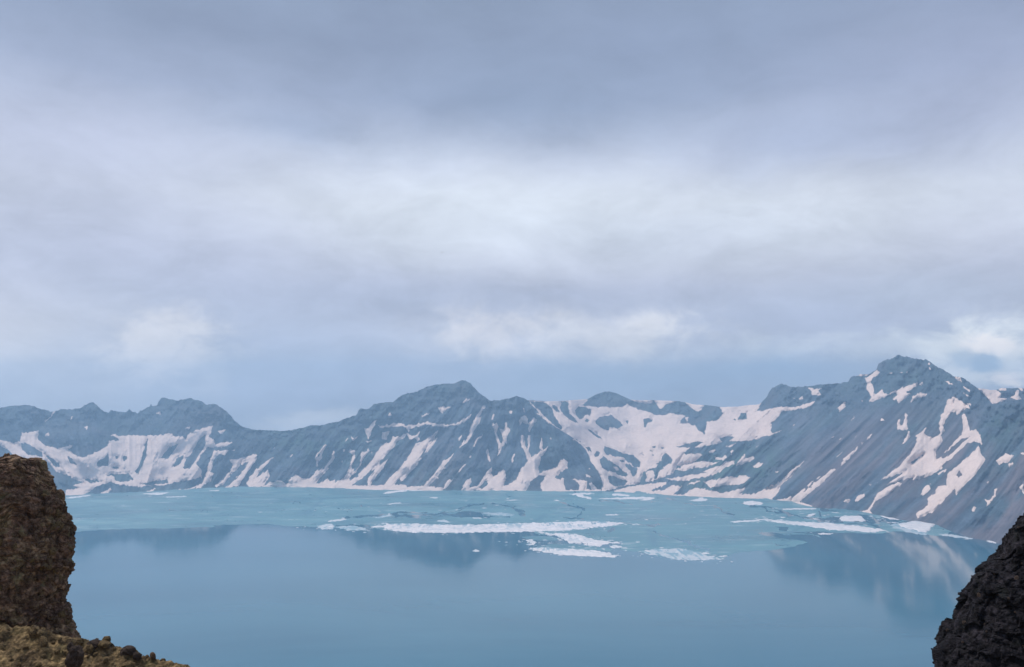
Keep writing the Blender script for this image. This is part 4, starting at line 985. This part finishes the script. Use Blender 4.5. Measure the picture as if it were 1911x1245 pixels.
def brash():
    """bits of broken ice round the floes, too small to tell apart"""
    rng = np.random.RandomState(3)
    pts = []
    for lab, poly, h, rough, wet in FLOES:
        p = np.asarray(poly); per = np.hypot(*(np.roll(p, -1, 0) - p).T).sum()
        for _ in range(int(per / (9 if rough >= .8 else 16))):
            i = rng.randint(len(p)); t_ = rng.rand(); q = p[i] * (1 - t_) + p[(i + 1) % len(p)] * t_
            pts.append((q[0] + rng.normal() * 9, q[1] + rng.normal() * 2.2, rng.rand() ** 2.5))
    for cu, cv, su, sv, n in ((1590, 968, 90, 9, 260), (1080, 1013, 60, 7, 110), (660, 985, 60, 3, 40), (1260, 1035, 50, 5, 60), (1200, 955, 300, 14, 90), (700, 945, 250, 10, 40)):
        for _ in range(n): pts.append((cu + rng.normal() * su, cv + rng.normal() * sv, rng.rand() ** 3))
    V_, F_, w_ = [], [], []
    for u, v, k in pts:
        if v < np.interp(u, *np.asarray(SHORE).T) + 3 or u > 1830: continue
        x, y = plane_point(u, v); m = 12
        r0 = (1.0 + 5.0 * k) * (.6 + .4 * rng.rand()); sx = 1 + 1.6 * rng.rand(); sy = 1 + 2.0 * rng.rand()
        a = np.sort(rng.rand(m) * 2 * math.pi); rr = r0 * (.6 + .6 * rng.rand(m)); b = len(V_)
        z = .27 + .25 * rng.rand()
        for i in range(m): V_.append((x + rr[i] * sx * math.cos(a[i]), y + rr[i] * sy * math.sin(a[i]), z))
        for i in range(m): V_.append((x + 1.06 * rr[i] * sx * math.cos(a[i]), y + 1.06 * rr[i] * sy * math.sin(a[i]), -.3))
        V_.append((x, y, z + .06))
        wv = .75 * rng.rand() ** 1.5
        w_ += [wv] * (2 * m + 1)
        for i in range(m):
            j = (i + 1) % m
            F_ += [(b + i, b + j, b + 2 * m), (b + i, b + m + i, b + j), (b + j, b + m + i, b + m + j)]
    me = mesh_from('brash_ice', np.array(V_), np.array(F_), False); attr(me, 'wet', w_)
    link('brash_ice', me, M_FLOE, kind='stuff', category='brash ice', label='scattered crumbs of broken ice between the white floes')


brash()


# ------------------------------------------------------------------ near rocks
def rock_disp(P, seed, k=1.0, blocky=0.5):
    x, y, z = P[..., 0], P[..., 1], P[..., 2]
    d = 0.24 * fbm(x / 2.4, y / 2.4, z / 1.9, seed=seed, octv=3)
    wx = x + .2 * vnoise(x * 1.3, y * 1.3, z * 1.3 + .01, seed=seed + 9)
    d = d + blocky * (.30 * facets(wx / 1.15, y / 1.15, z / .9, seed + 20) + .20 * facets(wx / .5, y / .5, z / .4, seed + 30) + .09 * facets(wx / .2, y / .2, z / .16, seed + 35))
    f1, f2, idv = cells(wx / .4, y / .4, z / .33, seed + 40)
    d = d + (1 - blocky) * (.20 * (.55 - f1) + .10 * idv)
    f1, f2, idv = cells(wx / .17, y / .17, z / .14, seed + 50)
    d = d + (1 - .7 * blocky) * (0.14 * (.5 - f1) + .05 * idv)
    d = d + 0.05 * fbm(x / .12, y / .12, z / .12, seed=seed + 60, octv=3)
    return d * k


def lofted_rock(name, edge, dist, side, width, depth, mat, seed, drop, label, zmin_px, back=0.0, k=1.0, inset=.2, blocky=.5):
    """solid rock whose free side follows 'edge' (photo heights -> edge position) at the given distance"""
    e = np.asarray(edge, float)                      # (v, u), v growing downward
    nz, na = 420, 560
    vtop = e[0, 0]; vs = np.concatenate([vtop + (zmin_px - vtop) * np.linspace(0, 1, nz) ** 1.15])
    ue = np.interp(vs, e[:, 0], e[:, 1])
    hx, hy, T = ray(ue, vs)
    R = dist / hy
    xe = R * hx; ze = CAM_Z + R * T
    # foot below the frame
    nf = 40
    ze = np.concatenate([ze, ze[-1] - np.linspace(drop / nf, drop, nf)])
    grow = np.linspace(0, 1, nf) * 2.5
    xe = np.concatenate([xe, xe[-1] - side * 0 + (-side) * -grow * 1.0]) if side > 0 else np.concatenate([xe, xe[-1] - grow])
    ang = np.linspace(0, 2 * math.pi, na, endpoint=False)
    # superellipse section; more columns where the camera sees it
    ca, sa = np.cos(ang), np.sin(ang)
    px = np.sign(ca) * np.abs(ca) ** 0.95; py = np.sign(sa) * np.abs(sa) ** 0.85
    xc = (xe[0] - side * 0.05)
    far_x = xe[0] - side * width
    cx = 0.5 * (xe + far_x); hw = 0.5 * np.abs(xe - far_x)
    dep = depth * np.clip(0.45 + 0.55 * np.linspace(0, 1, len(ze)) ** .5, 0, 1)
    Y = dist + back + dep[:, None] * py[None]; X = cx[:, None] + hw[:, None] * px[None] + 0 * Y
    behind = np.maximum(Y - dist, 0)
    Z = np.repeat(ze[:, None], na, 1) - .30 * behind
    X = X - side * .32 * behind * (px[None] * side > -.2) if side < 0 else X - .62 * behind * (px[None] > -.2)
    P = np.stack([X, Y, Z], -1)
    # outward direction
    nx = px / np.maximum(hw[:, None], .5); ny = py / dep[:, None]
    ln = np.sqrt(nx ** 2 + ny ** 2) + 1e-9
    N = np.stack([nx / ln, ny / ln, 0.15 + 0 * nx], -1)
    # lumps push outward only a little past the edge so the outline stays
    d = rock_disp(P, seed, k, blocky)
    P = P + N * (d - inset)[..., None]
    tz = 0.35 * fbm(X / 1.2, Y / 1.2, Z / 1.2, seed=seed + 77, octv=3)
    P[..., 2] += tz * k
    cap = P[0].mean(0); cap[2] = P[0][:, 2].mean() + .15
    G = P.reshape(-1, 3)
    nr = len(ze)
    r, c = np.meshgrid(np.arange(nr - 1), np.arange(na), indexing='ij')
    a = (r * na + c).ravel(); b = (r * na + (c + 1) % na).ravel()
    fq = np.stack([a, a + na, b + na, b], 1)
    # top closed by shrinking rings
    rings = []
    base = P[0]
    for i, s in enumerate((.92, .8, .65, .48, .3, .12)):
        ring = cap + (base - cap) * s
        ring = ring.copy(); ring[:, 2] = base[:, 2] * s + cap[2] * (1 - s) + .22 * fbm(ring[:, 0] / .7, ring[:, 1] / .7, ring[:, 2] / .7, seed=seed + 90, octv=3) * (1 - abs(2 * s - 1) * .2)
        rings.append(ring)
    allv = [G]; off = len(G); fs = [fq]; prev = np.arange(na)
    for ring in rings:
        idx = off + np.arange(na); off += na; allv.append(ring)
        fs.append(np.stack([prev, np.roll(prev, -1), np.roll(idx, -1), idx], 1)); prev = idx
    org = np.array([cx[nz // 2], dist, ze[nz // 2]])
    V = np.concatenate(allv) - org
    me = mesh_from(name, V, np.concatenate(fs), smooth=False)
    o = link(name, None, None, label=label, category='rock outcrop')
    o.location = org
    link('rock_face', me, mat, o)
    return o, P, org, N


def stone_mesh(name, seed, sub=2):
    import bmesh
    bm = bmesh.new(); bmesh.ops.create_icosphere(bm, subdivisions=sub, radius=1.0)
    v = np.array([x.co[:] for x in bm.verts])
    f1, f2, idv = cells(v[:, 0] * 1.1 + 5 + seed, v[:, 1] * 1.1 + 3, v[:, 2] * 1.1 + 9, seed)
    s = 1 + .16 * idv - .15 * (f1 - .5) + .14 * fbm(v[:, 0] * 2 + seed, v[:, 1] * 2, v[:, 2] * 2 + .3, seed=seed, octv=3)
    for b, k in zip(bm.verts, s): b.co *= k
    me = bpy.data.meshes.new(name); bm.to_mesh(me); bm.free()
    return me


def stud(o, P, org, N, n, r0, r1, mats, seed, urange, vrange):
    """stones bedded in the rock face the camera sees"""
    rng = random.Random(seed)
    meshes = []
    for i in range(5):
        me = stone_mesh('stone', seed + i, 2); me.materials.append(mats[i % len(mats)]); meshes.append(me)
    nr, na = P.shape[:2]
    k = 0; tries = 0
    while k < n and tries < 60000:
        tries += 1
        i = rng.randrange(1, nr - 30); j = rng.randrange(na)
        if N[i, j, 1] > 0.35: continue
        p = P[i, j]
        y = p[1]; u = W / 2 + F * p[0] / y; v = 745 - F * (p[2] - CAM_Z) / y
        if not (urange[0] < u < urange[1] and vrange[0] < v < vrange[1]): continue
        s = r0 + (r1 - r0) * rng.random() ** 2.2
        st = bpy.data.objects.new('stone', meshes[rng.randrange(5)]); COL.objects.link(st)
        st.parent = o
        st.location = Vector(p - org) - Vector(N[i, j]) * s * .35
        st.scale = (s * rng.uniform(.8, 1.25), s * rng.uniform(.8, 1.25), s * rng.uniform(.6, .95))
        st.rotation_euler = (rng.uniform(0, 6), rng.uniform(0, 6), rng.uniform(0, 6))
        k += 1


LEFT_EDGE = [(846, -70), (851, -10), (856, 30), (860, 60), (864, 84), (872, 94), (882, 101), (895, 107), (905, 116), (912, 121), (925, 123), (934, 127), (942, 126),
             (955, 128), (970, 133), (985, 140), (1000, 140), (1012, 142), (1030, 140), (1045, 144), (1060, 140), (1085, 138), (1095, 133), (1120, 132), (1140, 131), (1165, 132), (1190, 138), (1260, 150)]
ol = lofted_rock('rock_outcrop', LEFT_EDGE, 26.0, 1, 9.0, 3.2, M_LEFT, 300, 14, 'tall brown scoria pillar with crumbly face on the left', 1262, k=.8, inset=.06, blocky=.35)
stud(*ol, 280, .04, .15, [M_LEFT, M_LEFT, M_LEFT, M_LEFT, M_EARTH], 11, (-30, 150), (840, 1250))

RIGHT_EDGE = [(946, 1960), (952, 1925), (957, 1905), (962, 1893), (970, 1884), (976, 1871), (983, 1867), (1000, 1862), (1015, 1857), (1024, 1848), (1030, 1839), (1045, 1829),
              (1056, 1815), (1070, 1806), (1090, 1801), (1105, 1796), (1120, 1789), (1138, 1783), (1150, 1774), (1160, 1767), (1180, 1760), (1200, 1751), (1215, 1748), (1260, 1747)]
orr = lofted_rock('rock_outcrop', RIGHT_EDGE, 21.0, -1, 7.0, 3.0, M_RIGHT, 500, 14, 'black craggy basalt rock with steep left side on the right', 1262, k=.62, inset=.12, blocky=.95)
stud(*orr, 120, .03, .10, [M_RIGHT, M_RIGHT, M_BOULDER, M_RIGHT, M_RIGHT], 23, (1740, 1940), (940, 1250))


def earth_mound():
    """earthy ledge at the foot of the brown pillar"""
    crest = [(-300, 1150), (0, 1165), (100, 1182), (140, 1190), (165, 1194), (180, 1197), (200, 1196), (225, 1207), (245, 1211), (262, 1222), (285, 1228), (310, 1236), (345, 1244), (420, 1275), (520, 1320)]
    D = 20.0
    xs = np.linspace(-17, -4.5, 330); ys = np.linspace(12, 27, 260)
    X, Y = np.meshgrid(xs, ys)
    c = np.asarray(crest, float); _, hy, T = ray(c[:, 0], c[:, 1]); hx = ray(c[:, 0], c[:, 1])[0]
    cxs = D * hx / hy; czs = CAM_Z + D / hy * T
    zc = np.interp(X * D / np.maximum(Y, 1) * 0 + X, cxs, czs)
    Z = zc - np.where(Y < D, .42 * (D - Y), 1.1 * (Y - D))
    Z = Z + .14 * fbm(X / 1.1, Y / 1.1, seed=600, octv=3) * np.clip(np.abs(Y - D) / 2 + .25, 0, 1)
    f1, f2, idv = cells(X / .3, Y / .3, Z * 0 + .5, 610)
    Z = Z + .05 * (.6 - f1) + .03 * idv + .07 * fbm(X / .15, Y / .15, seed=620, octv=3)
    me = mesh_from('earth_ledge', np.stack([X, Y, Z], -1).reshape(-1, 3), grid_faces(*X.shape), smooth=False)
    o = link('earth_ledge', me, M_EARTH, kind='structure', category='ground', label='ochre earth ledge at the foot of the brown scoria pillar')
    rng = random.Random(5)
    meshes = [stone_mesh('stone', 700 + i) for i in range(4)]
    for i, me in enumerate(meshes): me.materials.append((M_EARTH, M_EARTH, M_LEFT, M_EARTH)[i])
    for k in range(200):
        j = rng.randrange(330); i = rng.randrange(120, 150)
        p = (X[i, j], Y[i, j], Z[i, j])
        if abs(p[0]) / p[1] > .66: continue
        s = .05 + .13 * rng.random() ** 3
        st = bpy.data.objects.new('stone', meshes[rng.randrange(4)]); COL.objects.link(st); st.parent = o
        st.location = (p[0], p[1], p[2] + s * .2); st.scale = (s, s * 1.1, s * .7); st.rotation_euler = (rng.uniform(0, 6), rng.uniform(0, 6), rng.uniform(0, 6))
    return X, Y, Z


MX, MY, MZ = earth_mound()


def boulder(u, v, dist, w, h, seed, label):
    hx, hy, T = ray(u, v); R = dist / float(hy)
    me = stone_mesh('boulder', seed, 4); me.materials.append(M_BOULDER)
    for p in me.polygons: p.use_smooth = False
    o = link('boulder', me, M_BOULDER, label=label, category='boulder', group='dark boulders on the ledge')
    o.location = (R * float(hx), R * float(hy), CAM_Z + R * float(T))
    s = R / F / 2
    o.scale = (w * s, w * s * .9, h * s)
    o.rotation_euler = (0, 0, seed * 1.3)


boulder(139, 1229, 18.6, 27, 36, 801, 'largest dark boulder lying on the ochre ledge below the pillar')
boulder(132, 1208, 18.9, 11, 15, 804, 'small dark stone just above the largest boulder')
boulder(178, 1203, 19.9, 22, 17, 802, 'dark boulder on the ledge crest right of the largest boulder')
boulder(239, 1215, 19.9, 24, 15, 803, 'grey rounded boulder on the ledge rim near the slope end')
boulder(256, 1225, 19.8, 14, 12, 805, 'smallest dark boulder farthest down the ledge rim')


def near_slope():
    xs = np.linspace(-420, 420, 141); ys = np.concatenate([np.linspace(-160, 40, 60), np.linspace(44, 620, 70)])
    X, Y = np.meshgrid(xs, ys)
    r = np.maximum(Y, -8) + .12 * np.abs(X)
    Z = np.where(r < 3, CAM_Z - 1.7 + 0 * r, CAM_Z - 1.7 - .72 * (r - 3))
    Z = Z + np.clip(r / 8, 0, 1) * .8 * fbm(X / 9, Y / 9, seed=650, octv=4)
    Z = np.maximum(Z, -12)
    me = mesh_from('crater_slope', np.stack([X, Y, Z], -1).reshape(-1, 3), grid_faces(*X.shape))
    link('crater_slope', me, M_EARTH, kind='structure', category='ground', label='steep earth slope falling from the viewpoint towards the lake')


near_slope()


def bird():
    hx, hy, T = ray(825, 471); R = 160.0
    v = [(0, .16, 0), (0, -.18, 0), (.05, 0, .03), (-.05, 0, .03), (0, 0, -.05), (.26, -.05, .07), (-.26, -.05, .07), (.06, .07, .02), (-.06, .07, .02), (.05, -.27, .0), (-.05, -.27, 0)]
    f = [(0, 2, 3), (0, 4, 2), (0, 3, 4), (1, 3, 2), (1, 2, 4), (1, 4, 3), (2, 5, 7), (3, 8, 6), (1, 9, 10), (2, 7, 0), (3, 0, 8)]
    o = link('bird', mesh_from('bird', v, f, False), M_BOULDER, label='tiny dark bird flying high under the bright cloud', category='bird')
    o.location = (R * float(hx), R * float(hy), CAM_Z + R * float(T)); o.rotation_euler = (0, .2, .9)


bird()

# ------------------------------------------------------------------ haze
def haze():
    me = bpy.data.meshes.new('haze')
    x0, x1, y0, y1, zb, zt = -5600, 5600, -400, 5600, -32, 660
    v = [(x, y, z) for z in (zb, zt) for y in (y0, y1) for x in (x0, x1)]
    f = [(0, 2, 3, 1), (4, 5, 7, 6), (0, 1, 5, 4), (1, 3, 7, 5), (3, 2, 6, 7), (2, 0, 4, 6)]
    me.from_pydata(v, [], f); me.update()
    m = bpy.data.materials.new('haze'); m.use_nodes = True
    t = NT(m.node_tree); t.n.clear()
    out = t.n.new('ShaderNodeOutputMaterial'); pv = t.n.new('ShaderNodeVolumePrincipled')
    pv.inputs['Color'].default_value = HAZE_COL
    pv.inputs['Density'].default_value = HAZE_DENS
    pv.inputs['Anisotropy'].default_value = 0.3
    t.l.new(pv.outputs[0], out.inputs['Volume'])
    link('haze', me, m, kind='stuff', label='thin bluish mountain air over the whole lake', category='haze')


HAZE_COL = (0.50, 0.74, 1.0, 1); HAZE_DENS = 1.45e-4
haze()
